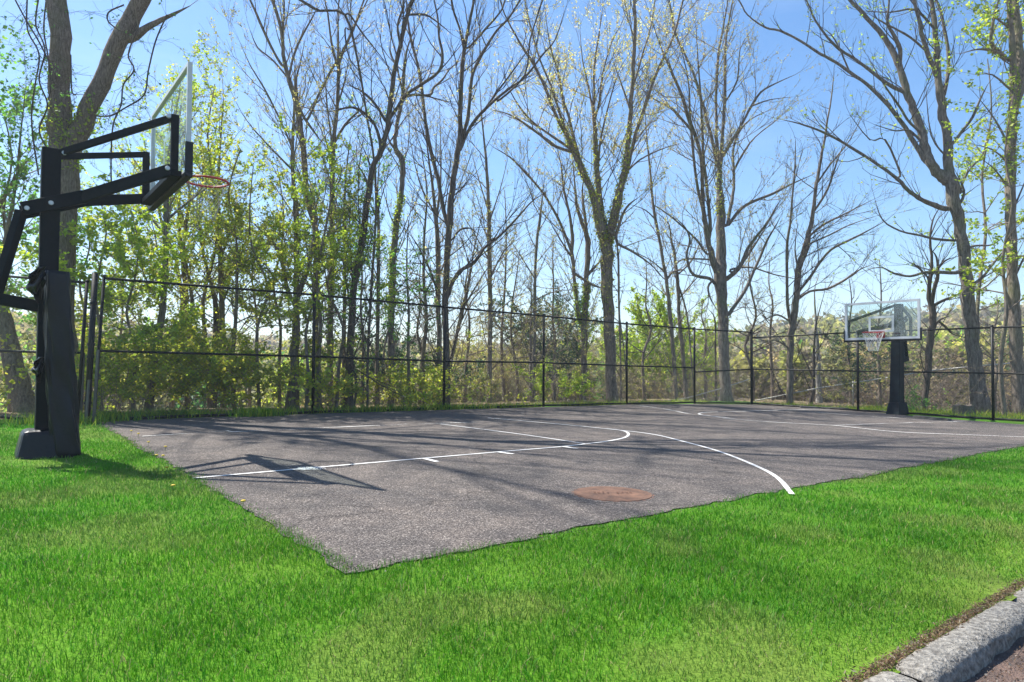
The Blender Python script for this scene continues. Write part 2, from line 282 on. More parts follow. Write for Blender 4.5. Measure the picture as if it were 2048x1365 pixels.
PAL = {
 'yg': [(.42, .46, .04), (.34, .44, .045), (.5, .48, .06), (.28, .38, .04)],
 'bright': [(.3, .43, .03), (.38, .49, .035), (.24, .37, .03), (.44, .5, .05)],
 'green': [(.11, .28, .045), (.15, .33, .045), (.08, .22, .04), (.2, .37, .045)],
 'olive': [(.33, .34, .08), (.42, .4, .11), (.28, .28, .07), (.38, .3, .12)],
 'pale': [(.62, .58, .16), (.55, .5, .16), (.5, .52, .12), (.58, .46, .2)],
 'bud': [(.44, .36, .16), (.36, .36, .11), (.28, .23, .12), (.44, .44, .14)],
 'brown': [(.28, .24, .14), (.34, .29, .17), (.22, .19, .12), (.26, .27, .11)],
 'dark': [(.025, .07, .025), (.035, .09, .03), (.02, .055, .025), (.05, .1, .035)]}
LEAFK = {'yg': 3.0, 'bright': 2.5, 'green': 1.8, 'olive': 1.5, 'pale': 1.9, 'bud': 1.6, 'brown': 2, 'dark': 1.2}
def shade(pal):
    c = rnd.choice(PAL[pal]); k = rnd.uniform(.85, 1.5); return (c[0]*k, c[1]*k, c[2]*k)
def nrmd(v):
    l = math.sqrt(v[0]*v[0]+v[1]*v[1]+v[2]*v[2])+1e-9; return (v[0]/l, v[1]/l, v[2]/l)
def twig(B, p, d, L, r, lev, leaf, up=.12, wob=.22, mi=0, dens=1.):
    n = 5 if lev > 0 else 4; pts = [p]; rs = [r]; st = L/(n-1); q = p; dirs = [d]
    for i in range(1, n):
        d = nrmd((d[0]+rnd.gauss(0, wob), d[1]+rnd.gauss(0, wob), d[2]+rnd.gauss(0, wob*.8)+up))
        q = (q[0]+d[0]*st, q[1]+d[1]*st, q[2]+d[2]*st); pts.append(q); rs.append(max(r*(1-.72*i/(n-1)), .0022)); dirs.append(d)
    B.add(pts, rs, 3 if r < .02 else 5, mi)
    if lev > 0:
        k = int((1.8+L*1.7)*dens*rnd.uniform(.8, 1.2))
        for _ in range(k):
            t = rnd.uniform(.22, 1)*(n-1.001); i = int(t); f = t-i
            b = [pts[i][c]*(1-f)+pts[i+1][c]*f for c in range(3)]; dd = dirs[i+1]
            s = nrmd((rnd.gauss(0, 1), rnd.gauss(0, 1), rnd.gauss(.15, .7))); a = rnd.uniform(.35, .85)
            twig(B, tuple(b), nrmd((dd[0]+s[0]*a, dd[1]+s[1]*a, dd[2]+s[2]*a)), L*rnd.uniform(.35, .68), max(rs[i]*.6, .003), lev-1, leaf, up, wob, mi, dens)
    if leaf and lev <= 1:
        pal, cnt, size = leaf; size *= 1.0; c = cnt*L*(1.3 if lev == 0 else .5)*LEAFK.get(pal, 1); c = int(c)+(rnd.random() < c % 1)
        for _ in range(c):
            if rnd.random() > .5: continue
            i = rnd.randrange(1, n); f = rnd.random(); e = .42*size; b = [pts[i-1][k]*(1-f)+pts[i][k]*f for k in range(3)]; sh = shade(pal)
            for _ in range(rnd.choice((2, 3, 4))):
                g = rnd.uniform(.8, 1.2); B.leaf((b[0]+rnd.gauss(0, e), b[1]+rnd.gauss(0, e), b[2]+rnd.gauss(0, e)), size*rnd.uniform(.7, 1.3), (sh[0]*g, sh[1]*g, sh[2]*g))
def densify(pts, k):
    """Catmull-Rom resample of [(p,r)]"""
    out = []; n = len(pts)
    for i in range(n-1):
        p0, p1, p2, p3 = pts[max(i-1, 0)], pts[i], pts[i+1], pts[min(i+2, n-1)]
        for j in range(k):
            t = j/k; out.append(tuple(.5*((2*p1[c])+(-p0[c]+p2[c])*t+(2*p0[c]-5*p1[c]+4*p2[c]-p3[c])*t*t+(-p0[c]+3*p1[c]-3*p2[c]+p3[c])*t**3) for c in range(4)))
    out.append(tuple(pts[-1])); return out
TREES = 0
def tree(label, D, stems, bark='bark', tw='twig', leaf=('bud', 3, .035), dens=1.1, side=1., name='tree', cat='tree', group=None, ext=5.5, spread=.3, lowbare=16, ivy=None, wob=.13, up=.09, ttw=1.2):
    """stems: each a list of (x, y, width) traced over the photograph; the first is the trunk."""
    global TREES; TREES += 1
    x0, y0, w0 = stems[0][0]; b = at(x0, y0, D); gz = float(terr(b[0], b[1]))
    root = empty(name, (b[0], b[1], gz), label, cat, group)
    T = Batch(); B = Batch(); depth_of = []
    for si, st in enumerate(stems):
        if si == 0: Y = D; slope = rnd.uniform(-.05, .05)
        else:
            # find the depth of the parent where this limb leaves it
            best = min(depth_of, key=lambda q: (q[0]-st[0][0])**2+(q[1]-st[0][1])**2); Y = best[2]
            if math.hypot(best[0]-st[0][0], best[1]-st[0][1]) > 2.5: st = [(best[0], best[1], st[0][2])]+list(st)
            slope = rnd.uniform(-spread, spread)
        pts = []; py = None
        for (x, y, w) in st:
            if py is not None: Y = max(Y+slope*math.hypot(x-py[0], y-py[1])*Y/FPX, D*.8)
            q = at(x, y, Y); pts.append((q[0], q[1], q[2], max(w*.92*Y/FPX/2, .0045)))
            if py is not None: depth_of += [(py[0]+(x-py[0])*j/6, py[1]+(y-py[1])*j/6, Y) for j in range(1, 7)]
            else: depth_of.append((x, y, Y))
            py = (x, y)
        if si == 0:
            p = pts[0]; r = p[3]
            if p[2] > gz: pts = [(p[0], p[1], gz-.15, r*1.35), (p[0], p[1], min(gz+.25, p[2]-.01), r*1.12)]+pts if p[2]-gz > .3 else [(p[0], p[1], gz-.15, r*1.3)]+pts
            else: pts[0] = (p[0], p[1], gz-.1, r*1.25)
        toptail = st[-1][1] < 12 and si >= 0
        if toptail and ext:                              # the limb goes on above the picture
            a, c = pts[-2], pts[-1]; d = nrmd((c[0]-a[0], c[1]-a[1], c[2]-a[2])); r = c[3]; L = ext*min(1, r/.06+.25); q = c
            for k in range(1, 5):
                d = nrmd((d[0]+rnd.gauss(0, .12), d[1]+rnd.gauss(0, .12), d[2]+rnd.gauss(0, .1)+.06)); q = (q[0]+d[0]*L/4, q[1]+d[1]*L/4, q[2]+d[2]*L/4, max(r*(1-.22*k), .006)); pts.append(q)
                if r > .035:
                    for _ in range(3 if r > .1 else 1):
                        sv = nrmd((rnd.gauss(0, 1), rnd.gauss(0, 1), rnd.gauss(.2, .5))); twig(B, q[:3], nrmd((d[0]+sv[0], d[1]+sv[1], d[2]+sv[2])), L*rnd.uniform(.45, .8), q[3]*.5, 3, (leaf[0], leaf[1]*.35, leaf[2]) if leaf else None, .08, .15, 0, dens*.6)
        elif len(pts) > 2:
            k_ = .35 if si else .5; pts[-1] = (*pts[-1][:3], pts[-1][3]*k_); pts[-2] = (*pts[-2][:3], pts[-2][3]*.78)
        dp = densify(pts, 3)
        big = max(p[3] for p in dp)
        jt = .12 if big > .06 else .05
        for i, p in enumerate(dp):
            j = jt*p[3]; dp[i] = (p[0]+rnd.gauss(0, j), p[1]+rnd.gauss(0, j), p[2], p[3]*rnd.uniform(.94, 1.06))
        T.add([p[:3] for p in dp], [p[3] for p in dp], 12 if big > .12 else (8 if big > .04 else 5))
        # side branches
        s = 0; nxt = rnd.uniform(.2, .6)
        for i in range(1, len(dp)):
            a, c = dp[i-1], dp[i]; seg = math.dist(a[:3], c[:3]); s += seg
            wpx = c[3]*2*FPX/D
            if wpx > lowbare: nxt = s+.2; continue
            while s > nxt:
                f = 1-(s-nxt)/max(seg, 1e-6); p = tuple(a[k]*(1-f)+c[k]*f for k in range(3)); d = nrmd((c[0]-a[0], c[1]-a[1], c[2]-a[2]))
                sv = nrmd((rnd.gauss(0, 1), rnd.gauss(0, .8), rnd.gauss(.1, .5))); aa = rnd.uniform(.5, 1.05)
                L = min(2.9, (.75+c[3]*15)*rnd.uniform(.45, 1.35))*side
                twig(B, p, nrmd((d[0]+sv[0]*aa, d[1]+sv[1]*aa, d[2]+sv[2]*aa)), L, min(c[3]*.5, .018), 2 if L > .9 else 1, leaf, up, wob, 0, dens)
                nxt += rnd.uniform(.3, .62)/ttw*1.12
        e = dp[-1]; a = dp[-2]
        twig(B, e[:3], nrmd((e[0]-a[0], e[1]-a[1], e[2]-a[2])), .9*side, e[3]*.9, 2, leaf, up, wob, 0, dens)
        if ivy and si in ivy[0]:
            for _ in range(ivy[1]):
                q = rnd.choice([z for z in dp if at(0, ivy[2], D)[2] > z[2] > at(0, ivy[3], D)[2]] or dp); a = rnd.uniform(0, 6.28); r = q[3]*rnd.uniform(1, 1.5)
                B.leaf((q[0]+math.cos(a)*r, q[1]+math.sin(a)*r, q[2]+rnd.uniform(-.12, .12)), rnd.uniform(.04, .08), shade(ivy[4]))
    T.build('trunk', [bark], root, jitter=.08)
    B.build('crown', [tw, 'leaf'], root)
    return root
def sapling(label, x, D, ytop, leaf, tw='twig', bark='bark', w=8, lean=0, base=None, nb=16, brL=.28, name='sapling', cat='sapling', group=None, first=.15, dens=1., up=.05, wob=.2):
    p0 = at(x, 800, D); gz = float(terr(p0[0], p0[1])); p0[2] = gz; p1 = at(x+lean, ytop, D+rnd.uniform(-.5, .5)); Ht = p1[2]-gz
    root = empty(name, (p0[0], p0[1], gz), label, cat, group); T = Batch(); B = Batch(); n = 7; pts = []; r0 = w*D/FPX/2
    j = Ht*.018
    for i in range(n):
        t = i/(n-1); q = p0*(1-t)+p1*t; q = q+np.array([rnd.gauss(0, j), rnd.gauss(0, j), 0])*min(1, t*3)
        pts.append((q[0], q[1], q[2]-(.1 if i == 0 else 0), r0*(1-.85*t)+.004))
    dp = densify(pts, 3); T.add([p[:3] for p in dp], [p[3] for p in dp], 7)
    for k in range(nb):
        t = first+(1-first)*(k+rnd.random())/nb; i = min(int(t*(len(dp)-1)), len(dp)-2); a, c = dp[i], dp[i+1]
        ph = k*2.4+rnd.uniform(-.5, .5); el = rnd.uniform(.1, .9); d = nrmd((math.cos(ph), math.sin(ph), el))
        L = Ht*brL*(1.15-.75*t)*rnd.uniform(.7, 1.2); twig(B, a[:3], d, L, max(a[3]*.5, .005), 2, leaf, up, wob, 0, dens)
    T.build('trunk', [bark], root); B.build('crown', [tw, 'leaf'], root)
    return root
# ------------------------------------------------------------------ ground
def grid(us, vs, zf):
    uu, vv = np.meshgrid(us, vs, indexing='ij'); x, y = uv2xy(uu, vv); z = zf(x, y); V = np.stack([x, y, z], -1).reshape(-1, 3)
    a, b = len(us), len(vs); i = np.arange(a-1)[:, None]*b+np.arange(b-1)[None]
    return V, np.stack([i, i+b, i+b+1, i+1], -1).reshape(-1, 4)
far = np.concatenate([-np.geomspace(230, 9, 26), np.linspace(-8, 32, 60), np.geomspace(33, 230, 34)])
V, Fq = grid(far, far, terr)
xy = V[:, :2]; uu, vv = xy2uv(xy[:, 0], xy[:, 1]); near = (uu > -12) & (uu < 18.4) & (vv < 4.9) & (vv > -12); V[near, 2] -= .3
o = npmesh('ground', V, [Fq], ['forest_floor'], smooth=True); tag(o, kind='structure')
def court_d(u, v):                       # >0 on the lawn, metres from the court's edge
    return np.maximum(-.47-u, -4.93-v+.006*(u-5))
def lawnz(x, y):
    u, v = xy2uv(x, y); d = court_d(u, v)
    return G(x, y)+.05*(vnoise(x*.7, y*.7, 5)-.35)*sstep(.1, 1.6, d)+.012*(vnoise(x*3, y*3, 6)-.5)*sstep(.05, .4, d)
KV = -6.87
def lawncol(x, y):
    u, v = xy2uv(x, y)
    a = vnoise(x*1.1, y*1.1, 11)*.6+vnoise(x*2.9, y*2.9, 12)*.4; b = vnoise(x*.8+3, y*.8, 13)*.55+vnoise(x*2.1, y*2.1, 14)*.45
    c = np.stack([.064+.022*b, .285+0*a, .008+0*a], -1)*(.64+.34*a)[..., None]
    dry = sstep(.52, .75, b)*.06+sstep(.6, .0, v-KV)*.42*(.4+vnoise(x*3, y*3, 15)); dry = np.clip(dry, 0, .85)[..., None]
    c = c*(1-dry)+np.array([.2, .29, .05])*dry
    dead = (sstep(.66, .8, vnoise(x*2.2+9, y*2.2, 16))*.2)[..., None]
    return c*(1-dead)+np.array([.26, .2, .1])*dead
lv = np.concatenate([np.linspace(-6.93, -4, 60), np.linspace(-3.9, 5.2, 40)]); lu = np.linspace(-16, 17.6, 220)
V, Fq = grid(lu, lv, lawnz); c = lawncol(V[:, 0], V[:, 1])*.7+np.array([.035, .03, .01])
o = npmesh('lawn', V, [Fq], ['lawn'], col=c, smooth=True); tag(o, kind='structure')
# court slab sheet: an ngon over the tilted plane with a slightly ragged edge
poly = []
def edge(a, b, n, j=.018):
    for i in range(n):
        t = i/n; p = (np.array(a)*(1-t)+np.array(b)*t); w = 4*j*(float(vnoise(p[0]*1.3+p[1]*1.3, 0, 61))-.5); poly.append((p[0]+rnd.gauss(0, j)+w, p[1]+rnd.gauss(0, j)+w))
edge((-.48, -4.93), (-.46, 4.52), 90); edge((-.46, 4.52), (12.2, 4.62), 8, 0); edge((12.2, 4.62), (14.4, 4.2), 3, 0); edge((14.4, 4.2), (16.0, 3.35), 3, 0)
a = gp(1700, 819); b = gp(1850, 836); cc = gp(2048, 850)
ab, bb, cb = [xy2uv(q[0], q[1]) for q in (a, b, cc)]
edge((16.0, 3.35), ab, 4, .01); edge(ab, bb, 8, .02); edge(bb, cb, 8, .02); edge(cb, (cb[0]+.6, -4.75), 5, .02); edge((cb[0]+.6, -4.85), (-.48, -4.93), 170)
bm = bmesh.new(); f = bm.faces.new([bm.verts.new((*uv2xy(u, v), G(*uv2xy(u, v))+.008)) for u, v in poly])
bmesh.ops.triangulate(bm, faces=[f]); o = bmobj('court', bm, 'asphalt'); tag(o, kind='structure')
if o.data.polygons[0].normal.z < 0: o.data.flip_normals()
# painted lines, traced and laid on the court
LZ = [.0125]
def line(name, pts, w=.044, m='paint', uv=False, closed=False):
    LZ[0] += .0004
    W_ = [np.array(p, float) if uv else np.array(xy2uv(*gp(*p)[:2])) for p in pts]
    q = densify([(*p, 0, 0) for p in W_], 6) if len(W_) > 2 else [(*p, 0, 0) for p in W_]
    q = np.array(q)[:, :2]; d = np.gradient(q, axis=0); d /= np.linalg.norm(d, axis=1, keepdims=True); nn = np.stack([-d[:, 1], d[:, 0]], 1)*w/2
    bm = bmesh.new(); A = []; Bv = []
    for p, k in zip(q, nn):
        for L, s in ((A, 1), (Bv, -1)):
            x, y = uv2xy(p[0]+k[0]*s, p[1]+k[1]*s); L.append(bm.verts.new((x, y, G(x, y)+LZ[0])))
    for i in range(len(A)-1): bm.faces.new((A[i], Bv[i], Bv[i+1], A[i+1]))
    bmesh.ops.recalc_face_normals(bm, faces=bm.faces); o = bmobj(name, bm, m)
    if o.data.polygons[0].normal.z < 0: o.data.flip_normals()
    return tag(o, kind='structure')
line('lane_line', [(385, 959.5), (700, 932), (994, 906.5), (1124, 895.5), (1172, 890), (1215, 884.5), (1245, 878.5), (1256, 873), (1255, 867), (1243, 863), (1222, 860), (1190, 857.6)])
line('free_throw_line', [(881, 850), (1030, 869), (1172, 890)])
line('lane_line', [(284, 874.8), (453, 864.5)], m='paint_worn'); line('lane_line', [(455, 866.5), (640, 858), (808, 851), (956, 846)], w=.055, m='paint_worn')
line('three_point_line', [(975, 837.5), (1021, 841.5), (1100, 848.5), (1192, 857.5), (1298, 869.5), (1364, 884.6), (1437, 905), (1510, 934), (1554, 958), (1584, 992)])
for a, b in (((847, 919.5), (874, 926.5)), ((994, 906.5), (1026, 911)), ((1124, 895.5), (1154, 900))): line('lane_mark', [a, b], w=.06)
line('lane_mark', [(596, 941), (650, 939)], w=.2, m='paint_worn')
for a, b in (((808, 849.5), (821, 851.5)), ((579, 861), (590, 863)), ((453, 863.5), (462, 866))): line('lane_mark', [a, b], w=.05, m='paint_worn')
line('lane_line', [(1272, 812), (1330, 820), (1388, 831), (1456, 837)], m='paint_worn', w=.06)
line('free_throw_circle', [(1660, 820), (1563, 822), (1464, 825), (1412, 826.5), (1399, 829), (1402, 831.5), (1431, 835.5), (1470, 839)], w=.055, m='paint_mid')
line('three_point_line', [(1446, 839), (1556, 847), (1665, 853), (1793, 866), (1921, 871.5), (2060, 877)], w=.05, m='paint_mid')
line('lane_line', [(1563, 821), (1620, 825), (1702, 832), (1800, 838)], m='paint_worn', w=.05)
line('lane_line', [(1665, 853), (1702, 852), (1780, 849), (1930, 845)], m='paint_worn', w=.05)
# ------------------------------------------------------------------ grass blades
def blades(name, X, Y, Z, hgt, wid, colr, kind='stuff', label='', cat='grass', lean=.5, matn='blade'):
    N = len(X); a = rng.uniform(0, 6.283, N); b = rng.uniform(0, 6.283, N); ln = rng.gamma(2.0, lean/2, N)*hgt
    s = np.stack([np.cos(a), np.sin(a), 0*a], 1)*(wid/2)[:, None]; l = np.stack([np.cos(b), np.sin(b), 0*b], 1)*ln[:, None]; p = np.stack([X, Y, Z], 1)
    up = np.array([0, 0, 1.])*hgt[:, None]
    V = np.stack([p-s, p+s, p+l*.35+up*.6+s*.75, p+l*.35+up*.6-s*.75, p+l+up*.95], 1).reshape(-1, 3)
    i = (np.arange(N)*5)[:, None]; Q = i+np.array([[0, 1, 2, 3]]); T = i+np.array([[3, 2, 4]])
    return tag(npmesh(name, V, [Q, T], [matn], col=np.repeat(colr, 5, 0)), label, cat, kind=kind)
GX = []; 
for (y0, y1, den) in ((1.7, 3.0, 15000), (3.0, 4.2, 10500), (4.2, 5.8, 6200), (5.8, 8, 3300), (8, 11.2, 2000), (11.2, 13, 900)):
    x0, x1 = -.86*y1-.4, .86*y1+.4; n = int((y1-y0)*(x1-x0)*den); X = rng.uniform(x0, x1, n); Y = rng.uniform(y0, y1, n)
    k = np.abs(X) < .82*Y+.35; GX.append(np.stack([X[k], Y[k]], 1))
GX = np.concatenate(GX); X, Y = GX.T; u, v = xy2uv(X, Y); d = court_d(u, v)
lc = lawncol(X, Y); dens = .55+.5*vnoise(X*4, Y*4, 21)
keep = (d > rng.normal(-.035, .03, len(X))) & (v > KV-.0+.06*vnoise(X*7, Y*7, 9)) & (rng.random(len(X)) < dens) & (v < 5.0) & (u < 12.5)
X, Y, lc, v = X[keep], Y[keep], lc[keep], v[keep]
hgt = (.02+.02*vnoise(X*1.7, Y*1.7, 22))*rng.uniform(.5, 1.35, len(X))*(1-.45*sstep(.7, 0, v-KV)); wid = .0015+.0005*Y
cr_ = lc*rng.uniform(.62, 1.45, (len(X), 1))*np.array([1, 1, 1])+rng.normal(0, .012, (len(X), 3))*np.array([1, .6, .2]); straw = rng.random(len(X)) < .045; cr_[straw] = np.array([.38, .32, .16])
blades('lawn_grass', X, Y, lawnz(X, Y)-.003, hgt, wid, np.clip(cr_, .005, 1), label='short bright green mown grass around the near and left edges of the court', lean=.55)
print('blades', len(X))
# grass strip along the foot of the fences and beyond the right-hand fence
n = 26000; t = rng.random(n); U = rng.uniform(-1.2, 15.8, n); Vv = 4.62+np.abs(rng.normal(.25, .35, n)); X, Y = uv2xy(U, Vv)
m_ = vnoise(X*.9, Y*.9, 30) > .33; X, Y = X[m_], Y[m_]
n2 = 26000; q = rng.random((n2, 2)); Ug = 16.05+rng.random(n2)*2.8; Vg = rng.uniform(-7, 1.2, n2); X2, Y2 = uv2xy(Ug, Vg)
n3 = 7000; U3 = rng.uniform(15.0, 17, n3); V3 = rng.normal(2.3, .6, n3); X3, Y3 = uv2xy(U3, V3); U3b, V3b = xy2uv(X3, Y3); ok = (U3 > 16.05)
X = np.concatenate([X, X2, X3[ok]]); Y = np.concatenate([Y, Y2, Y3[ok]]); N = len(X)
pc = np.array(PAL['bright']+PAL['green'][1:2]+PAL['yg'][:1]+[(.2, .16, .09)])[rng.integers(0, 7, N)]*rng.uniform(.6, 1.2, (N, 1))
blades('wild_grass', X, Y, np.maximum(terr(X, Y), -.6)-.01, rng.gamma(2.0, .028, N)+.015, np.full(N, .011), pc, label='rough uncut grass and weeds growing along the foot of the chain link fences')
# weeds on the near side of the fence, tufts at the court's back edge
n = 5000; U = np.concatenate([rng.normal(c, s, n//5) for c, s in ((-.45, .3), (.6, .3), (2.05, .22), (-.9, .3), (5, 1.5))]); Vv = np.concatenate([rng.normal(c, s, n//5) for c, s in ((4.35, .14), (4.5, .06), (4.42, .12), (4.2, .3), (4.6, .04))]); X, Y = uv2xy(U, Vv)
N = len(X); pc = np.array(PAL['bright']+PAL['green'])[rng.integers(0, 8, N)]*rng.uniform(.6, 1.1, (N, 1))
blades('weed_tufts', X, Y, G(X, Y), rng.uniform(.05, .22, N), np.full(N, .012), pc, label='tufts of green weeds at the court edge under the back fence', cat='weeds')
n = 5200; t = rng.random(n)*26; e_ = rng.gamma(1.2, .03, n)-.03; U = np.where(t < 9.5, -.47-e_, -.47+(t-9.5)); Vv = np.where(t < 9.5, -4.93+t, -4.93-e_+.006*(U-5)); X, Y = uv2xy(U, Vv)
cl = np.array([(.12, .11, .105), (.07, .065, .06), (.25, .23, .2), (.22, .16, .1)])[rng.integers(0, 4, n)]
P3 = np.stack([X, Y, G(X, Y)+rng.uniform(.008, .016, n)], 1); Vl, Fl, Cl = leaves(P3, rng.uniform(.005, .014, (n, 1)), cl, .3)
tag(npmesh('edge_crumbs', Vl, [Fl], ['leaf'], col=Cl), 'loose asphalt crumbs and grit along the crumbling edge of the court', 'grit', kind='stuff')
# dandelions
bm = bmesh.new(); tube(bm, [(0, 0, 0), (.004, 0, .05)], .002, 5)
stem = bmobj('stem', bm, 'weed'); 
bm = bmesh.new(); bmesh.ops.create_icosphere(bm, subdivisions=2, radius=.017, matrix=Matrix.Translation((.004, 0, .056)))
for vv_ in bm.verts: vv_.co.z = .056+(vv_.co.z-.056)*.45
head = bmobj('flower_head', bm, 'dandelion')
for i, (px, py) in enumerate(((276, 874), (296, 892), (325, 921), (332, 946), (312, 920), (485, 1018), (330, 902), (345, 985), (262, 868))):
    q = gp(px, py+4); r = empty('dandelion', (q[0], q[1], G(q[0], q[1])+.01), 'small yellow dandelion flower in the lawn beside the court edge', 'flower', 'dandelions in the lawn')
    for s_ in (stem, head):
        c_ = s_ if i == 0 else s_.copy()
        if i: COL.objects.link(c_)
        c_.parent = r; c_.location = (0, 0, 0)
# ------------------------------------------------------------------ kerb, road
def roadz(x, y): return G(x, y)-.058+.004*(vnoise(x*9, y*9, 40)-.5)
V, Fq = grid(np.linspace(-16, 20, 60), np.concatenate([np.linspace(-22, -7.4, 20), np.linspace(-7.3, -6.94, 8)]), roadz)
tag(npmesh('road', V, [Fq], ['road'], smooth=True), kind='structure')
def kerb(u0, u1, label):
    n, m = 44, 18; vs = []; vout = -7.018; vin = -6.9
    prof = [(vin, -.10), (vin, .0), (vin-.004, .012), (vin-.02, .018), (vin-.05, .019), (vin-.08, .018), (vin-.1, .014), (vout-.0, .004), (vout-.012, -.012), (vout-.016, -.04), (vout-.018, -.07), (vout-.02, -.11)]
    k = len(prof); us = np.linspace(u0, u1, n); Vx = []
    for i, u in enumerate(us):
        e = min(i, n-1-i); rd = [.022, .01, .004, 0][min(e, 3)]
        for j, (v, z) in enumerate(prof):
            w = (float(vnoise(u*14, j*.9+u0, 50))-.5)+.5*(float(vnoise(u*45, j*1.7, 51))-.5)
            v2 = v+(w*.024 if j > 5 else w*.01)+(.02 if j < 3 else -.02)*0; z2 = z+w*.016*(j > 5)+(float(vnoise(u*30, v*30, 52))-.5)*.004-rd*(z > -.05)
            x, y = uv2xy(u, v2); Vx.append((x, y, G(x, y)+z2))
    idx = np.arange(n*k).reshape(n, k); Q = np.stack([idx[:-1, :-1], idx[1:, :-1], idx[1:, 1:], idx[:-1, 1:]], -1).reshape(-1, 4)
    Vx = np.array(Vx); o = npmesh('kerb_stone', Vx, [Q, idx[0][None, ::-1], idx[-1][None]], ['kerb'], smooth=True)
    return tag(o, label, 'kerb stone', 'kerb stones at the lawn edge')
kerb(-.55, .535, 'rough kerb stone cut off by the bottom edge, nearest the camera at the lower right'); kerb(.55, 1.70, 'long chipped concrete kerb stone between lawn and brown road, lower right corner'); kerb(1.715, 2.95, 'kerb stone cut off by the right edge, beyond the long chipped one')
n = 11000; U = rng.uniform(-.6, 3.2, n); Vv = -6.884+rng.normal(.0, .014, n)
k_ = (U > 0); X, Y = uv2xy(U, Vv)
cl = np.array([(.3, .19, .11), (.2, .12, .07), (.4, .3, .18), (.13, .08, .05)])[rng.integers(0, 4, n)]
P3 = np.stack([X, Y, G(X, Y)+rng.uniform(.004, .022, n)], 1); Vl, Fl, Cl = leaves(P3, rng.uniform(.006, .02, (n, 1)), cl, .13)
tag(npmesh('leaf_litter', Vl, [Fl], ['leaf'], col=Cl), 'brown dry leaf litter and bark crumbs along the inner edge of the kerb', 'leaf litter', kind='stuff')
n = 2600; U = rng.uniform(.2, 3.2, n); Vv = -7.05-np.abs(rng.normal(0, .12, n)); X, Y = uv2xy(U, Vv); cl = np.array([(.3, .19, .11), (.22, .13, .08), (.5, .45, .38), (.1, .07, .05)])[rng.integers(0, 4, n)]
P3 = np.stack([X, Y, roadz(X, Y)+rng.uniform(.001, .006, n)], 1); Vl, Fl, Cl = leaves(P3, rng.uniform(.003, .011, (n, 1)), cl)
tag(npmesh('road_grit', Vl, [Fl], ['leaf'], col=Cl), 'brown grit and crumbs lying on the road beside the kerb', 'grit', kind='stuff')
q = gp(1995, 1310, -.07); root = empty('cigarette_butt', q, 'tan cigarette butt lying on the brown road by the kerb', 'cigarette butt')
bm = bmesh.new(); tube(bm, [(q[0], q[1], q[2]+.004), (q[0]+.009, q[1]-.001, q[2]+.004)], .0037, 10); bmobj('filter', bm, 'filter_tan', root)
bm = bmesh.new(); tube(bm, [(q[0]+.009, q[1]-.001, q[2]+.004), (q[0]+.021, q[1]-.002, q[2]+.0036)], .0036, 10); bmobj('paper', bm, 'net', root)
# ------------------------------------------------------------------ manhole cover
q = gp(1225, 990); r_ = .33; root = empty('manhole_cover', (q[0], q[1], G(q[0], q[1])+.008), 'round rusty iron manhole cover set in the court asphalt', 'manhole cover')
tilt = Matrix.Rotation(math.atan(SU*S-SV*Cc)*-1, 4, 'Y')
def plate(name, r0, r1, z0, z1, m, nseg=64):
    bm = bmesh.new(); T = []; 
    for a in range(nseg):
        an = a*6.28319/nseg; w = 1+.006*math.sin(a*3.7)
        T.append([bm.verts.new((q[0]+math.cos(an)*r*w, q[1]+math.sin(an)*r*w, G(q[0]+math.cos(an)*r, q[1]+math.sin(an)*r)+z)) for r, z in ((r0, z1), (r1, z1), (r1+.004, z0))])
    for a in range(nseg):
        A, B_ = T[a], T[(a+1) % nseg]; bm.faces.new((A[0], A[1], B_[1], B_[0])); bm.faces.new((A[1], A[2], B_[2], B_[1]))
    if r0 < .301 and m == 'rust': bm.faces.new([t[0] for t in T])
    return bmobj(name, bm, m, root)
plate('frame_ring', r_*.93, r_*.97, .0, .008, 'rust_dark'); plate('lid', .30, .301, .0, .012, 'rust')
for k in range(9):                                       # worn raised lettering across the lid
    if k == 4: continue
    for j in range(3):
        a = (k-4)*.036+rnd.uniform(-.008, .008); b = rnd.uniform(-.022, .022); x, y = q[0]+a, q[1]+b-.01
        bm = bmesh.new(); cx, cy = rnd.choice(((.016, .006), (.006, .022), (.014, .007))); z = G(x, y)+.02
        hexa(bm, [(x-cx/2, y-cy/2, z), (x+cx/2, y-cy/2, z), (x+cx/2, y+cy/2, z), (x-cx/2, y+cy/2, z), (x-cx/2, y-cy/2, z+.002), (x+cx/2, y-cy/2, z+.002), (x+cx/2, y+cy/2, z+.002), (x-cx/2, y+cy/2, z+.002)]); bmobj('raised_mark', bm, 'rust_dark', root)
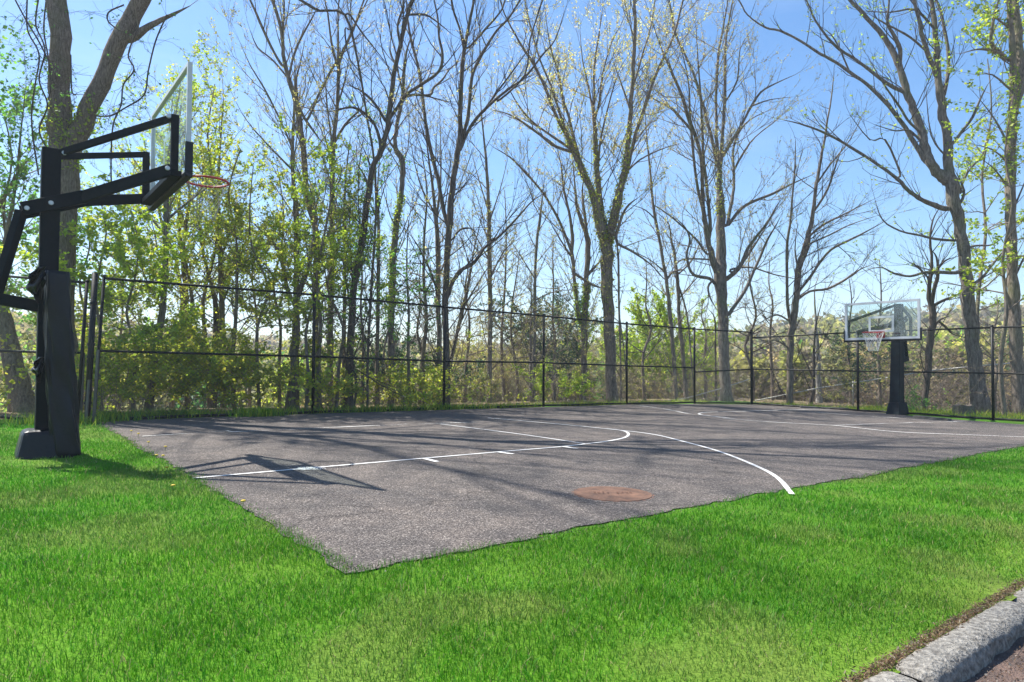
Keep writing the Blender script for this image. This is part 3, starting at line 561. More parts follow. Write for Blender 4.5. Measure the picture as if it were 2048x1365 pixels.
# ------------------------------------------------------------------ chain link fences
def hit(px, line_pt, line_dir):          # where the vertical plane through a pixel column meets a ground line (uv)
    D = ray(px, 790); du, dv = D[0]*S+D[1]*Cc, -D[0]*Cc+D[1]*S
    A = np.array([[du, -line_dir[0]], [dv, -line_dir[1]]]); t = np.linalg.solve(A, np.array(line_pt)-np.array([TU, TV])); return np.array([TU+du*t[0], TV+dv*t[0]])
def zat(u, v, ypx, xpx):
    x, y = uv2xy(u, v); D = ray(xpx, ypx); return H+D[2]*(y/D[1])
def fence(root, posts, name_mesh='chain_link_mesh', mid=True, bot=True):
    """posts: (u, v, z_base, z_top, z_mid_left, z_mid_right, radius, lean)"""
    for (u, v, zb, zt, zl, zr, r, ln, cap) in posts:
        if r <= 0: continue
        bm = bmesh.new(); a = P(u, v, zb-.1); b = P(u+ln, v, zt+cap); tube(bm, [a, b], r, 10)
        c = P(u+ln, v, zt+cap); bmesh.ops.create_uvsphere(bm, u_segments=10, v_segments=6, radius=r*1.15, matrix=Matrix.Translation([float(k) for k in c]))
        bmobj('fence_post', bm, 'fence_black', root, True)
    for A, B_ in zip(posts, posts[1:]):
        pa, pb = P(A[0]+A[7], A[1], A[3]), P(B_[0]+B_[7], B_[1], B_[3])
        bm = bmesh.new(); tube(bm, [pa, pb], .021, 8); bmobj('top_rail', bm, 'fence_black', root, True)
        if mid:
            f = .45; bm = bmesh.new(); tube(bm, [P(A[0]+A[7]*f, A[1], A[5]), P(B_[0]+B_[7]*f, B_[1], B_[4])], .02, 8); bmobj('middle_rail', bm, 'fence_black', root, True)
        if bot:
            bm = bmesh.new(); n = 6; tube(bm, [P(A[0]+(B_[0]-A[0])*k/n, A[1]+(B_[1]-A[1])*k/n, A[2]+(B_[2]-A[2])*k/n+.035+rnd.uniform(-.008, .008)) for k in range(n+1)], .024, 7); bmobj('bottom_rail', bm, 'fence_black', root, True)
        L = math.hypot(B_[0]-A[0], B_[1]-A[1]); hA, hB = A[3]-A[2], B_[3]-B_[2]; pitch = .072; tubes = []
        Hh = max(hA, hB); ns = int((L+Hh)/pitch)+1
        for s in (1, -1):
            for k in range(ns):
                s0 = k*pitch-Hh if s > 0 else k*pitch
                # line  w = s*(x - s0), w in [0,h]
                xs = sorted((s0, s0+s*Hh)); xa, xb = max(xs[0], 0), min(xs[1], L)
                if xb-xa < .02: continue
                pts = []
                for j in range(4):
                    xx = xa+(xb-xa)*j/3; w = s*(xx-s0)/Hh; t = xx/L; zb = A[2]+(B_[2]-A[2])*t+.04; zt = A[3]+(B_[3]-A[3])*t
                    sag = .012*math.sin(t*9+w*5)
                    pts.append(tuple(P(A[0]+(B_[0]-A[0])*t, A[1]+(B_[1]-A[1])*t+sag+.004*s, zb+(zt-zb)*w)))
                tubes.append((pts, [.0017]*4))
        Bt = Batch(); Bt.t[(4, 4, 0)] = tubes; Bt.build(name_mesh, ['wire'], root)
back = []
for px, yb, yt, yl, yr, v in ((188, 846, 556, 0, 702, 4.30), (626, 828, 590, 713.5, 713.5, 4.62), (888, 820, 614.5, 723, 723, 4.66), (1087, 813, 632.5, 725.6, 725.6, 4.68), (1253.5, 811, 648, 732, 732, 4.66), (1389, 810, 658.5, 736, 744.5, 4.28)):
    p = hit(px, (0, v), (1, 0)); g = float(G(*uv2xy(*p))); r = .03 if px > 200 else .024
    back.append((p[0], p[1], g, zat(p[0], p[1], yt, px), zat(p[0], p[1], yl, px), zat(p[0], p[1], yr, px), r, 0.0 if px > 200 else .10, .03))
p = hit(1503.5, (0, 3.4), (1, 0)); g = float(G(*uv2xy(*p))); corner = p
back.append((p[0], p[1], g, zat(p[0], p[1], 665, 1503), zat(p[0], p[1], 739, 1503), 0, .038, 0, .05))
r0 = P(8, 4.6, 0); root = empty('chain_link_fence', r0, 'long black chain link fence along the back edge of the court', 'fence', 'black chain link fences')
fence(root, back)
right = []
rl = (corner[0], corner[1]); 
pts = [(1507, 676, 739)]+[(1716, 665, 742.6), (1986, 655.7, 747), (2230, 648, 752)]
e1 = gp(1987, 841); e1 = xy2uv(e1[0], e1[1]); dr = np.array(e1)-corner
for i, (px, yt, ym) in enumerate(pts):
    p = hit(px, corner, dr) if i else corner+dr/np.linalg.norm(dr)*.05; g = float(G(*uv2xy(*p)))
    right.append((p[0], p[1], g, zat(p[0], p[1], yt, px), zat(p[0], p[1], ym, px), zat(p[0], p[1], ym, px), .03 if i else 0, 0, .03))
root = empty('chain_link_fence', P(right[1][0], right[1][1], right[1][2]), 'black chain link fence behind the far goal, running off to the right', 'fence', 'black chain link fences')
fence(root, right, bot=True)
left = []
for px, yt, ym, Y in ((-160, 545, 701, 10.6), (-30, 550, 702, 10.5), (154, 565, 706, 10.35)):
    q = at(px, 840, Y); u, v = xy2uv(q[0], q[1]); g = float(G(q[0], q[1]))
    left.append((u, v, g, zat(u, v, yt, px), zat(u, v, ym, px), zat(u, v, ym, px), .026, .09 if px > 100 else 0, .02))
root = empty('chain_link_fence', (left[1][0], left[1][1], 0), 'short black chain link fence behind the near goal at the left edge', 'fence', 'black chain link fences')
root.location = [float(k) for k in P(left[1][0], left[1][1], left[1][2])]
fence(root, left)
q = at(173, 848, 10.25); t_ = at(190.4, 546, 10.25); root = empty('gate_post', (q[0], q[1], 0), 'thick black gate post standing at the left end of the back fence', 'gate post')
bm = bmesh.new(); tube(bm, [(q[0], q[1], -.1), tuple(t_)], .042, 12); bmobj('post', bm, 'fence_black', root, True)
for k in (.15, .45, .53, .8):
    a = np.array([q[0], q[1], 0])*(1-k)+t_*k; bm = bmesh.new(); tube(bm, [a-np.array([0, 0, .02]), a+np.array([0, 0, .02])], .052, 12); bmobj('clamp', bm, 'fence_black', root)
for nm, a, b, w, d, lb in (('wooden_stake', (167, 706), (162, 812), .035, 10.5, 'pale weathered wooden stake between the two gate posts'), ('wooden_stake', (178, 760), (171, 850), .028, 10.1, 'short weathered stake leaning on the thick gate post'), ('wooden_stake', (196, 700), (187, 846), .032, 10.2, 'weathered grey stake strapped to the first post of the back fence')):
    bm = bmesh.new(); A = at(*a, d); B_ = at(*b, d); B_[2] = min(B_[2], float(G(B_[0], B_[1]))-.03); beam(bm, B_, A, w, .03, (0, 1, .1)); tag(bmobj(nm, bm, 'wood', None), lb, 'stake', 'weathered stakes by the gate')
# silver pipes of an older fence beyond
q = at(1540, 790, 22); root = empty('old_fence_rail', q, 'bent silver pipe rail of an old fence slanting up behind the court', 'pipe rail')
pl = [(1108, 806, 20), (1300, 806, 21.3), (1372, 797, 21.6), (1500, 762, 21.4), (1650, 780-0, 21), ]
bm = bmesh.new(); tube(bm, [at(x, y, d) for x, y, d in ((1085, 804, 20), (1180, 806, 20.6), (1300, 806, 21.3), (1372, 797, 21.6), (1440, 778, 21.6), (1505, 757, 21.5))], .017, 7); bmobj('pipe', bm, 'galv', root, True)
bm = bmesh.new(); tube(bm, [at(x, y, d) for x, y, d in ((1510, 802, 21.5), (1640, 776, 21), (1760, 758, 20.4), (1860, 742, 19.8), (1940, 734, 19), (2020, 727, 18.4))], .02, 7); bmobj('pipe', bm, 'galv', root, True)
g_ = at(1850, 825, 19.2); bm = bmesh.new(); tube(bm, [(g_[0], g_[1], float(terr(g_[0], g_[1]))-.05), tuple(at(1851, 745, 19.2))], .03, 8); tag(bmobj('old_fence_post', bm, 'galv', None, True), 'thin grey galvanised post behind the fence, right of the far goal', 'fence post')
g_ = at(1706, 825, 21); bm = bmesh.new(); tube(bm, [(g_[0], g_[1], float(terr(g_[0], g_[1]))-.05), tuple(at(1706, 763, 21))], .028, 8); tag(bmobj('old_fence_post', bm, 'galv', None, True), 'short grey post in the brush left of the far goal', 'fence post')
# stump and edging timbers
q = at(1926, 825, 16.9); gz = float(terr(q[0], q[1])); n = 18; bm = bmesh.new(); rg = []
for z, k in ((-.05, 1.25), (.06, 1.12), (.2, 1.0), (.26, .98)): rg.append([bm.verts.new((q[0]+math.cos(a*6.2832/n)*.24*k*(1+.12*math.sin(a*2.3+z)), q[1]+math.sin(a*6.2832/n)*.2*k, gz+z+(.02*math.sin(a*1.7) if z > .2 else 0))) for a in range(n)])
for A, B_ in zip(rg, rg[1:]):
    for k in range(n): bm.faces.new((A[k], A[(k+1) % n], B_[(k+1) % n], B_[k]))
bm.faces.new(rg[-1]); tag(bmobj('tree_stump', bm, 'stump'), 'low dark tree stump in the grass behind the right-hand fence', 'stump')
for (a, b, lb) in (((1600, 817), (1697, 820), 'flat dark edging timber at the far court corner left of the far goal'), ((1830, 836), (1900, 843), 'low edging timber at the foot of the fence right of the far goal')):
    A, B_ = gp(*a), gp(*b); bm = bmesh.new(); beam(bm, A+np.array([0, 0, .03]), B_+np.array([0, 0, .03]), .08, .05); tag(bmobj('edging_timber', bm, 'timber', None), lb, 'timber', 'edging timbers')
# ------------------------------------------------------------------ basketball goals
def sheath(u0, u1, v0, v1, z0, z1, grow, m, root, name, wr=.01, folds=True, n=72, k=60, sh=0):
    V = []; cu, cv = (u0+u1)/2, (v0+v1)/2; hu, hv = (u1-u0)/2, (v1-v0)/2
    for i in range(k+1):
        t = i/k; z = z0+(z1-z0)*t; g = 1+grow*(1-t)**1.5; top = .05*max(0, (t-.96)/.04)
        for j in range(n):
            a = j*2*math.pi/n; c, s = math.cos(a), math.sin(a); e = .35; x = math.copysign(abs(c)**e, c); y = math.copysign(abs(s)**e, s)
            f = wr*(math.sin(a*3+t*7)+.6*math.sin(a*7-t*13+1.3)+.5*math.sin(a*11+t*23))*(1-.75*t if folds else .3)
            f += wr*1.3*(1-t)*math.exp(-((x+.9-1.7*(1-t))/.22)**2) if folds else 0
            V.append(P(cu+sh*(1-t)**1.3+x*(hu*g*(1-top)+f), cv+y*(hv*(1+(g-1)*.5)*(1-top)+f), z))
    idx = np.arange((k+1)*n).reshape(k+1, n); Q = np.stack([idx[:-1], np.roll(idx[:-1], -1, 1), np.roll(idx[1:], -1, 1), idx[1:]], -1).reshape(-1, 4)
    return npmesh(name, np.array(V), [Q, idx[-1][None], idx[0][None, ::-1]], [m], root, smooth=True)
def goal(u0, vg, g, sgn, label, pole_z, up_pole, up_b, lo_piv, lo_pole, lo_b, spread_u, spread_l, bu, bv0, bv1, bz0, bz1, rim_z, rim_u, netm, pw=.08):
    """sgn +1: the board is at larger u than the pole"""
    root = empty('basketball_goal', P(u0, vg, g), label, 'basketball goal', 'basketball goals')
    k = sgn
    bm = bmesh.new(); cbox(bm, u0-pw, u0+pw, vg-pw, vg+pw, g, pole_z); bmobj('pole', bm, 'black_paint', root, bevel=.008)
    bolts = []
    # upper arms
    for s in (-1, 1):
        a, b = P(u0+k*.07, vg+s*.07, up_pole), P(bu-k*.12, vg+s*spread_u, up_b)
        bm = bmesh.new(); beam(bm, a, b, .045, .065); o = bmobj('upper_arm', bm, 'black_paint', root, bevel=.005)
        bolts += [(P(u0+k*.1, vg+s*.1, up_pole), s), (P(bu-k*.16, vg+s*(spread_u+.03), up_b), s)]
        # lower arms: straight past the pole, then splayed
        d = P(u0+k*.3, vg+s*.1, lo_pole+(lo_pole-lo_piv[1])*1.2)
        bm = bmesh.new(); beam(bm, P(lo_piv[0], vg+s*.105, lo_piv[1]), P(u0+k*.28, vg+s*.105, lo_pole+(lo_pole-lo_piv[1])/abs(u0-lo_piv[0])*.28), .04, .13)
        bmobj('lower_arm', bm, 'black_paint', root, bevel=.006)
        bm = bmesh.new(); beam(bm, P(u0+k*.26, vg+s*.105, lo_pole+(lo_pole-lo_piv[1])/abs(u0-lo_piv[0])*.26), P(bu-k*.12, vg+s*spread_l, lo_b), .045, .115)
        bmobj('lower_arm', bm, 'black_paint', root, bevel=.006)
        bolts += [(P(lo_piv[0]+k*.035, vg+s*.125, lo_piv[1]+.01), s), (P(u0, vg+s*.125, lo_pole), s), (P(bu-k*.16, vg+s*(spread_l+.03), lo_b), s)]
        # upright of the board mount
        bm = bmesh.new(); cbox(bm, *sorted((bu-k*.13, bu-k*.06)), vg+s*spread_u-.025, vg+s*spread_u+.025, bz0-.02, up_b+.035); bmobj('mount_upright', bm, 'black_paint', root, bevel=.005)
    bm = bmesh.new(); cbox(bm, *sorted((bu-k*.135, bu-k*.03)), vg-spread_u-.028, vg+spread_u+.028, bz0-.025, bz0+.035); bmobj('mount_crossbar', bm, 'black_paint', root, bevel=.005)
    bv = P(0, -1, 0)-P(0, 0, 0)
    for c, s in bolts:
        bm = bmesh.new(); disc(bm, c, bv if s < 0 else -bv, .024, .016); bmobj('bolt', bm, 'steel', root)
    # adjuster behind the pole
    za = g+(pole_z-g)*.5; zb = za-.05
    bm = bmesh.new(); beam(bm, P(lo_piv[0], vg, lo_piv[1]), P(lo_piv[0]-k*.17*abs(lo_piv[1]-za)/.8, vg, za+.03), .085, .075, (1, 0, 0)); bmobj('height_adjuster', bm, 'black_paint', root, bevel=.005)
    bm = bmesh.new(); beam(bm, P(lo_piv[0]-k*.2*abs(lo_piv[1]-za)/.8, vg, za+.02), P(u0-k*.05, vg, zb), .1, .11); o = bmobj('adjuster_bracket', bm, 'black_paint', root, bevel=.005)
    # board
    board = empty('backboard', P(bu, (bv0+bv1)/2, bz0), None, None); board.parent = root; board.location = Vector(board.location)-Vector(root.location)
    def bpart(name, bm, m, bevel=0):
        if bevel: bmesh.ops.bevel(bm, geom=list(bm.edges), offset=bevel, segments=1, affect='EDGES')
        bmesh.ops.recalc_face_normals(bm, faces=bm.faces); me = bpy.data.meshes.new(name); bm.to_mesh(me); bm.free(); me.materials.append(M[m]); o = bpy.data.objects.new(name, me); COL.objects.link(o); o.parent = board
        me.transform(Matrix.Translation(-Vector(P(bu, (bv0+bv1)/2, bz0)))); return o
    bw = .034 if k > 0 else .05
    ub = sorted((bu-k*.022, bu+k*.022)); bm = bmesh.new()
    cbox(bm, *ub, bv0, bv0+bw, bz0, bz1); cbox(bm, *ub, bv1-bw, bv1, bz0, bz1); cbox(bm, *ub, bv0+bw, bv1-bw, bz1-bw, bz1); cbox(bm, *ub, bv0+bw, bv1-bw, bz0, bz0+bw); bpart('board_frame', bm, 'alu')
    bm = bmesh.new(); cbox(bm, bu-.005, bu+.005, bv0+bw, bv1-bw, bz0+bw, bz1-bw); bpart('glass_panel', bm, 'glass' if k > 0 else 'glass_clean')
    bm = bmesh.new(); f0, f1 = sorted((bu+k*.007, bu+k*.0095)); cv = (bv0+bv1)/2; sw = (bv1-bv0)*.17; sz = rim_z+.02; t = .05; st = sz+(bz1-bz0)*.42
    cbox(bm, f0, f1, cv-sw, cv-sw+t, sz, st); cbox(bm, f0, f1, cv+sw-t, cv+sw, sz, st); cbox(bm, f0, f1, cv-sw+t, cv+sw-t, st-t, st); cbox(bm, f0, f1, cv-sw+t, cv+sw-t, sz, sz+t); bpart('target_square', bm, 'white')
    bm = bmesh.new(); p0, p1 = sorted((bu-k*.035, bu+k*.035)); hp = (bz1-bz0)*.27
    cbox(bm, p0, p1, bv0-.03, bv1+.03, bz0-.05, bz0-.002); cbox(bm, p0, p1, bv0-.03, bv0-.001, bz0-.002, bz0+hp); cbox(bm, p0, p1, bv1+.001, bv1+.03, bz0-.002, bz0+hp); bpart('edge_padding', bm, 'black_vinyl', bevel=.004)
    # rim
    rim = empty('hoop', P(rim_u, cv, rim_z), None, None); rim.parent = root; rim.location = Vector(rim.location)-Vector(root.location)
    def rpart(name, bm, m, smooth=True):
        bmesh.ops.recalc_face_normals(bm, faces=bm.faces); me = bpy.data.meshes.new(name); bm.to_mesh(me); bm.free(); me.materials.append(M[m])
        for p in me.polygons: p.use_smooth = smooth
        o = bpy.data.objects.new(name, me); COL.objects.link(o); o.parent = rim; me.transform(Matrix.Translation(-Vector(P(rim_u, cv, rim_z)))); return o
    rr = .229; bm = bmesh.new(); tube(bm, [P(rim_u+math.cos(a*math.pi/24)*rr, cv+math.sin(a*math.pi/24)*rr, rim_z) for a in range(49)], .0125 if k > 0 else .0105, 8, False); rpart('rim', bm, 'red')
    bm = bmesh.new(); r_in = rim_u-k*rr; a_, b_ = sorted((bu+k*.03, r_in-k*.005)); cbox(bm, a_, b_, cv-.1, cv+.1, rim_z-.004, rim_z+.002); a_, b_ = sorted((bu+k*.024, bu+k*.034)); cbox(bm, a_, b_, cv-.09, cv+.09, rim_z-.12, rim_z+.01); rpart('rim_bracket', bm, 'red', False)
    bm = bmesh.new(); ns = 12; rows = 6
    def np_(a, r): t = r/rows; R_ = rr*(1-.58*t**.8); an = a*2*math.pi/ns; return P(rim_u+math.cos(an)*R_, cv+math.sin(an)*R_, rim_z-.43*t)
    for a in range(ns):
        for r in range(rows):
            for s in (-.5, .5): tube(bm, [np_(a+(.5 if r % 2 else 0), r), np_(a+(.5 if r % 2 else 0)+s, r+1)], .0036 if netm == 'net' else .0022, 4, False)
    rpart('net', bm, netm)
    return root
gL = float(G(*uv2xy(-1.36, .16)))
goalL = goal(-1.36, .16, gL, 1, 'black basketball goal nearest the camera at the left, seen from behind its board', 3.07, 3.03, 3.39, (-1.585, 2.42), 2.51, 2.87, .75, .75, -.3, -.755, 1.075, 2.83, 3.93, 3.0, .09, 'net_old')
root = goalL
sheath(-1.405, -1.185, -.05, .37, gL+.02, 1.84, .15, 'black_vinyl', root, 'pole_padding', wr=.015, sh=.1)
bm = bmesh.new(); hexa(bm, [P(-1.60, -.1, gL-.02), P(-1.12, -.1, gL-.02), P(-1.12, .42, gL-.02), P(-1.60, .42, gL-.02), P(-1.54, -.04, gL+.28), P(-1.17, -.04, gL+.28), P(-1.17, .36, gL+.28), P(-1.54, .36, gL+.28)]); bmobj('base_cover', bm, 'black_vinyl', root, bevel=.045)
for zt_, hh, ww in ((1.86, .25, .12), (1.0, .15, .07)):       # torn cover bunched round the pole
    V = []; n, k = 26, 22
    for i in range(k+1):
        t = i/k
        for j in range(n+1):
            a = j/n; u = -1.40-ww*(1-a)*(.55+.6*math.sin(t*2.6))+.012*math.sin(t*15+a*9); v = -.075-.05*math.sin(a*9+t*6)-.03*math.sin(t*17+a*11)-.03*a; z = zt_-hh*t+.06*math.sin(a*7+1)*t-.08*(1-a)*t
            V.append(P(u, v, z))
    idx = np.arange((k+1)*(n+1)).reshape(k+1, n+1); Q = np.stack([idx[:-1, :-1], idx[:-1, 1:], idx[1:, 1:], idx[1:, :-1]], -1).reshape(-1, 4)
    npmesh('loose_cover_flap', np.array(V), [Q], ['black_vinyl'], root, smooth=True)
gR = float(G(*uv2xy(15.8, -.82)))
goalR = goal(15.83, -.8, gR, -1, 'black basketball goal at the far end with a clear board and white net', 2.52, 2.48, 2.07, (16.03, 2.17), 2.09, 1.79, .7, .5, 14.62, -1.735, -.07, 1.61, 2.5, 1.76, 14.2, 'net', pw=.08)
bm = bmesh.new(); hexa(bm, [P(15.52, -.91, gR+.25), P(15.78, -.91, gR+.25), P(15.78, -.68, gR+.25), P(15.52, -.68, gR+.25), P(15.64, -.9, 1.66), P(15.78, -.9, 1.66), P(15.78, -.69, 1.66), P(15.64, -.69, 1.66)]); bmobj('pole_padding', bm, 'pad_grey', goalR, bevel=.015)
bm = bmesh.new(); hexa(bm, [P(15.4, -.97, gR), P(15.96, -.97, gR), P(15.96, -.64, gR), P(15.4, -.64, gR), P(15.5, -.93, gR+.3), P(15.93, -.93, gR+.3), P(15.93, -.67, gR+.3), P(15.5, -.67, gR+.3)]); bmobj('base_cover', bm, 'pad_grey', goalR, bevel=.02)
# ------------------------------------------------------------------ trees traced over the photograph (x, y, width)
LB = ('bud', 3.2, .034)
tree('huge two-stemmed tree behind the near goal, its right stem leaning over the board', 12.3, [
 [(133, 830, 44), (132, 700, 38), (131, 550, 36), (131, 430, 40), (128, 350, 52), (124, 290, 56), (120, 240, 46), (118, 180, 41), (119, 100, 40), (117, 0, 39)],
 [(134, 330, 36), (150, 275, 42), (176, 220, 37), (215, 140, 35), (250, 60, 34), (285, 0, 36)], [(262, 78, 18), (290, 58, 15), (312, 45, 11), (345, 30, 9), (380, 12, 5)]],
 bark='bark_big', leaf=('bright', .5, .06), lowbare=30, spread=.12, ext=9, ivy=((0, 1), 520, 210, 330, 'bright'), name='forked_tree', ttw=.6)
tree('thick dark trunk leaning left at the left edge behind the short fence', 12.8, [
 [(58, 838, 46), (38, 760, 42), (18, 690, 38), (2, 620, 34), (-14, 560, 32), (-35, 450, 28), (-45, 300, 24), (-50, 150, 20), (-40, 5, 16)], [(-14, 560, 14), (10, 480, 10), (30, 380, 7), (40, 280, 5), (52, 170, 4)], [(-30, 470, 12), (5, 400, 9), (40, 340, 6), (75, 300, 4)]],
 leaf=('green', 6, .07), spread=.2, dens=1.2)
tree('slim tree with a kinked grey trunk, just right of the near backboard', 13.2, [
 [(297, 825, 18), (305, 740, 16), (318, 670, 16), (328, 590, 13), (331, 500, 12), (333, 400, 11), (338, 320, 9), (348, 250, 6), (360, 180, 4)], [(332, 440, 6), (370, 410, 5), (420, 372, 4), (455, 360, 3)], [(333, 380, 5), (300, 330, 4), (285, 270, 3)], [(336, 330, 5), (365, 270, 4), (400, 215, 3)], [(331, 470, 5), (290, 430, 4), (230, 410, 3)]],
 leaf=('bright', 7, .055), dens=1.2, bark='bark_grey')
tree('thin dark pole-like tree left of the first tall fence post, nearer the gate', 15.5, [[(374, 812, 12), (374, 700, 12), (371, 590, 11), (366, 520, 9), (358, 440, 7), (362, 340, 5), (372, 250, 4)], [(366, 520, 5), (392, 450, 4), (410, 380, 3)]], leaf=('yg', 7, .05), bark='bark_dark')
tree('pair of close thin trunks midway along the first wide fence bay, left one', 15.2, [[(427, 815, 13), (430, 700, 14), (432, 620, 11), (420, 560, 8), (405, 500, 6), (398, 420, 5), (410, 330, 3)], [(432, 640, 6), (455, 580, 5), (470, 520, 4)]], leaf=('yg', 7, .05), bark='bark_dark')
tree('pair of close thin trunks midway along the first wide fence bay, right one', 15.0, [[(446, 815, 14), (446, 700, 14), (443, 600, 12), (440, 500, 10), (436, 400, 8), (440, 300, 6), (447, 200, 4)], [(441, 520, 5), (470, 440, 4), (500, 380, 3)], [(437, 420, 5), (410, 340, 4), (395, 270, 3)]], leaf=('yg', 7, .05), bark='bark')
tree('double-stemmed tree with a thick base just left of the first tall fence post', 14.4, [
 [(586, 822, 27), (588, 750, 21), (591, 680, 18), (592, 600, 13), (593, 500, 12), (592, 420, 11), (587, 370, 9), (584, 320, 8), (586, 270, 7), (589, 200, 6), (590, 130, 4)],
 [(591, 610, 12), (604, 570, 11), (618, 530, 10), (628, 480, 9), (630, 430, 9), (612, 390, 8)], [(591, 610, 9), (575, 580, 9), (565, 530, 8), (550, 490, 6), (530, 470, 5), (500, 440, 3)], [(586, 300, 5), (560, 240, 4), (530, 180, 4), (500, 130, 3), (478, 80, 2)], [(585, 340, 5), (545, 300, 4), (500, 250, 3), (480, 220, 3)]],
 leaf=('olive', 5, .04), dens=1.2)
tree('tall tree rising behind the first tall fence post, tip curving left', 15.3, [
 [(633, 815, 13), (632, 700, 13), (632, 600, 13), (632, 480, 14), (626, 440, 12), (615, 400, 12), (607, 300, 12), (600, 250, 12), (588, 190, 11), (575, 150, 9), (567, 110, 8), (563, 61, 7), (545, 0, 7)],
 [(577, 158, 6), (585, 120, 5), (600, 80, 5), (625, 35, 4), (632, 20, 3)], [(566, 110, 6), (566, 60, 5), (568, 5, 4)], [(590, 190, 7), (605, 230, 7), (625, 260, 7), (640, 280, 6)], [(563, 130, 6), (540, 90, 6), (520, 45, 6), (500, 0, 5)], [(575, 155, 5), (545, 120, 4), (515, 95, 4), (500, 60, 3)], [(618, 234, 6), (635, 195, 6), (655, 155, 6), (675, 120, 5), (700, 75, 5), (715, 40, 4), (735, 0, 3)], [(606, 330, 8), (602, 250, 6), (592, 170, 5), (600, 130, 4), (610, 80, 3)]],
 leaf=('bud', 3.5, .032), dens=1.25)
tree('straight tree splitting into many upright stems right of the first tall fence post', 15.8, [
 [(660, 818, 13), (661, 700, 13), (662, 600, 13), (664, 500, 12), (664, 400, 11), (667, 290, 9), (674, 220, 8), (677, 138, 7), (676, 60, 4), (678, 0, 3)],
 [(677, 138, 6), (671, 120, 6), (663, 85, 5), (655, 25, 4), (650, 0, 3)], [(677, 132, 6), (686, 105, 6), (711, 46, 5), (728, 0, 4)], [(667, 290, 6), (690, 250, 6), (715, 225, 5), (724, 215, 4)], [(665, 290, 5), (655, 220, 4), (650, 160, 4), (640, 90, 3)], [(675, 210, 5), (690, 160, 4), (700, 100, 3)]],
 leaf=('bud', 3.5, .032), dens=1.25, ivy=((0,), 420, 300, 620, 'bright'))
tree('slender dark stem close behind the leaning trunk, left side', 16.5, [[(686, 812, 8), (688, 700, 8), (689, 600, 8), (690, 500, 7), (688, 430, 6), (692, 350, 5), (700, 280, 3)], [(690, 500, 4), (705, 450, 3), (715, 410, 3)]], leaf=('green', 5, .05), bark='bark_dark')
tree('dark trunk leaning right up to the top of the photo, base split in two', 14.8, [
 [(697, 822, 24), (697, 760, 17), (701, 680, 16), (706, 600, 15), (715, 530, 14), (724, 490, 14), (733, 420, 13), (738, 380, 14), (748, 330, 13), (762, 305, 13), (772, 270, 12), (779, 220, 11), (788, 150, 10), (800, 90, 9), (812, 40, 9), (824, 0, 8)],
 [(738, 378, 6), (728, 350, 5), (714, 328, 5)], [(762, 300, 8), (757, 270, 7), (745, 243, 6), (722, 222, 6), (700, 215, 5), (670, 222, 4), (640, 225, 3)], [(778, 238, 8), (795, 215, 8), (812, 190, 7), (845, 168, 7), (878, 143, 7), (885, 110, 6), (878, 75, 5), (876, 40, 4), (868, 0, 3)], [(770, 240, 7), (755, 215, 6), (738, 195, 6), (715, 178, 4), (690, 170, 3)], [(800, 85, 6), (795, 50, 5), (805, 20, 5), (808, 0, 4)], [(697, 700, 8), (712, 760, 9), (708, 820, 8)], [(816, 30, 5), (850, 30, 5), (875, 45, 4), (905, 70, 3)]],
 bark='bark_dark', tw='twig_dark', leaf=('pale', 1.6, .035), ivy=((0,), 260, 440, 640, 'green'))
tree('thin dark tree whose limb arches left along the top of the photo', 14.2, [
 [(735, 818, 6), (736, 700, 6), (745, 540, 6), (752, 420, 5), (748, 320, 5), (735, 240, 5), (715, 120, 5), (690, 30, 6), (640, 22, 6), (620, 12, 7), (600, 0, 6)], [(700, 30, 4), (720, 60, 4), (755, 105, 3), (790, 150, 3)], [(690, 60, 4), (700, 120, 4), (740, 160, 3)]],
 bark='bark_dark', tw='twig_dark', leaf=('pale', 2, .035))
tree('crooked grey tree with an S-bend high up, just right of the leaning trunk', 16.2, [
 [(780, 815, 14), (782, 700, 14), (783, 600, 14), (786, 520, 15), (792, 450, 13), (800, 410, 11), (804, 370, 11), (806, 335, 12), (800, 312, 12), (790, 295, 10), (792, 265, 9), (800, 220, 8), (806, 190, 8), (808, 140, 7), (815, 95, 5), (830, 60, 4)],
 [(791, 298, 7), (780, 285, 6), (776, 270, 5)], [(806, 195, 7), (830, 190, 6), (860, 191, 6), (868, 175, 5), (885, 160, 5), (900, 138, 4), (922, 120, 3)], [(806, 190, 5), (795, 140, 4), (780, 100, 4), (785, 60, 3)], [(783, 640, 6), (770, 690, 6), (764, 740, 6)]],
 bark='bark_grey', leaf=('pale', 3, .035), ivy=((0,), 700, 380, 660, 'bright'))
tree('thin straight stem with green leaves between the leaning and crooked trunks', 16, [[(754, 815, 9), (755, 700, 8), (756, 600, 8), (757, 500, 7), (757, 420, 6), (755, 380, 5), (760, 310, 3)], [(756, 560, 4), (735, 500, 3)], [(756, 640, 4), (735, 630, 3), (715, 610, 2)]], leaf=('green', 9, .055), ivy=((0,), 200, 380, 660, 'green'))
tree('left of the twin trunks behind the second tall fence post, thinner and paler', 17.4, [
 [(880, 812, 11), (879, 700, 11), (876, 600, 11), (876, 500, 11), (873, 450, 9), (868, 400, 7), (862, 350, 5), (855, 300, 4), (850, 250, 3)], [(872, 440, 6), (880, 380, 5), (882, 320, 4), (880, 240, 3)], [(871, 430, 5), (845, 380, 4), (830, 330, 3), (820, 280, 2)], [(875, 580, 5), (855, 530, 4), (835, 490, 3), (820, 470, 3)], [(875, 560, 4), (900, 500, 4), (915, 460, 3)]],
 leaf=('bud', 3, .032), dens=1.3)
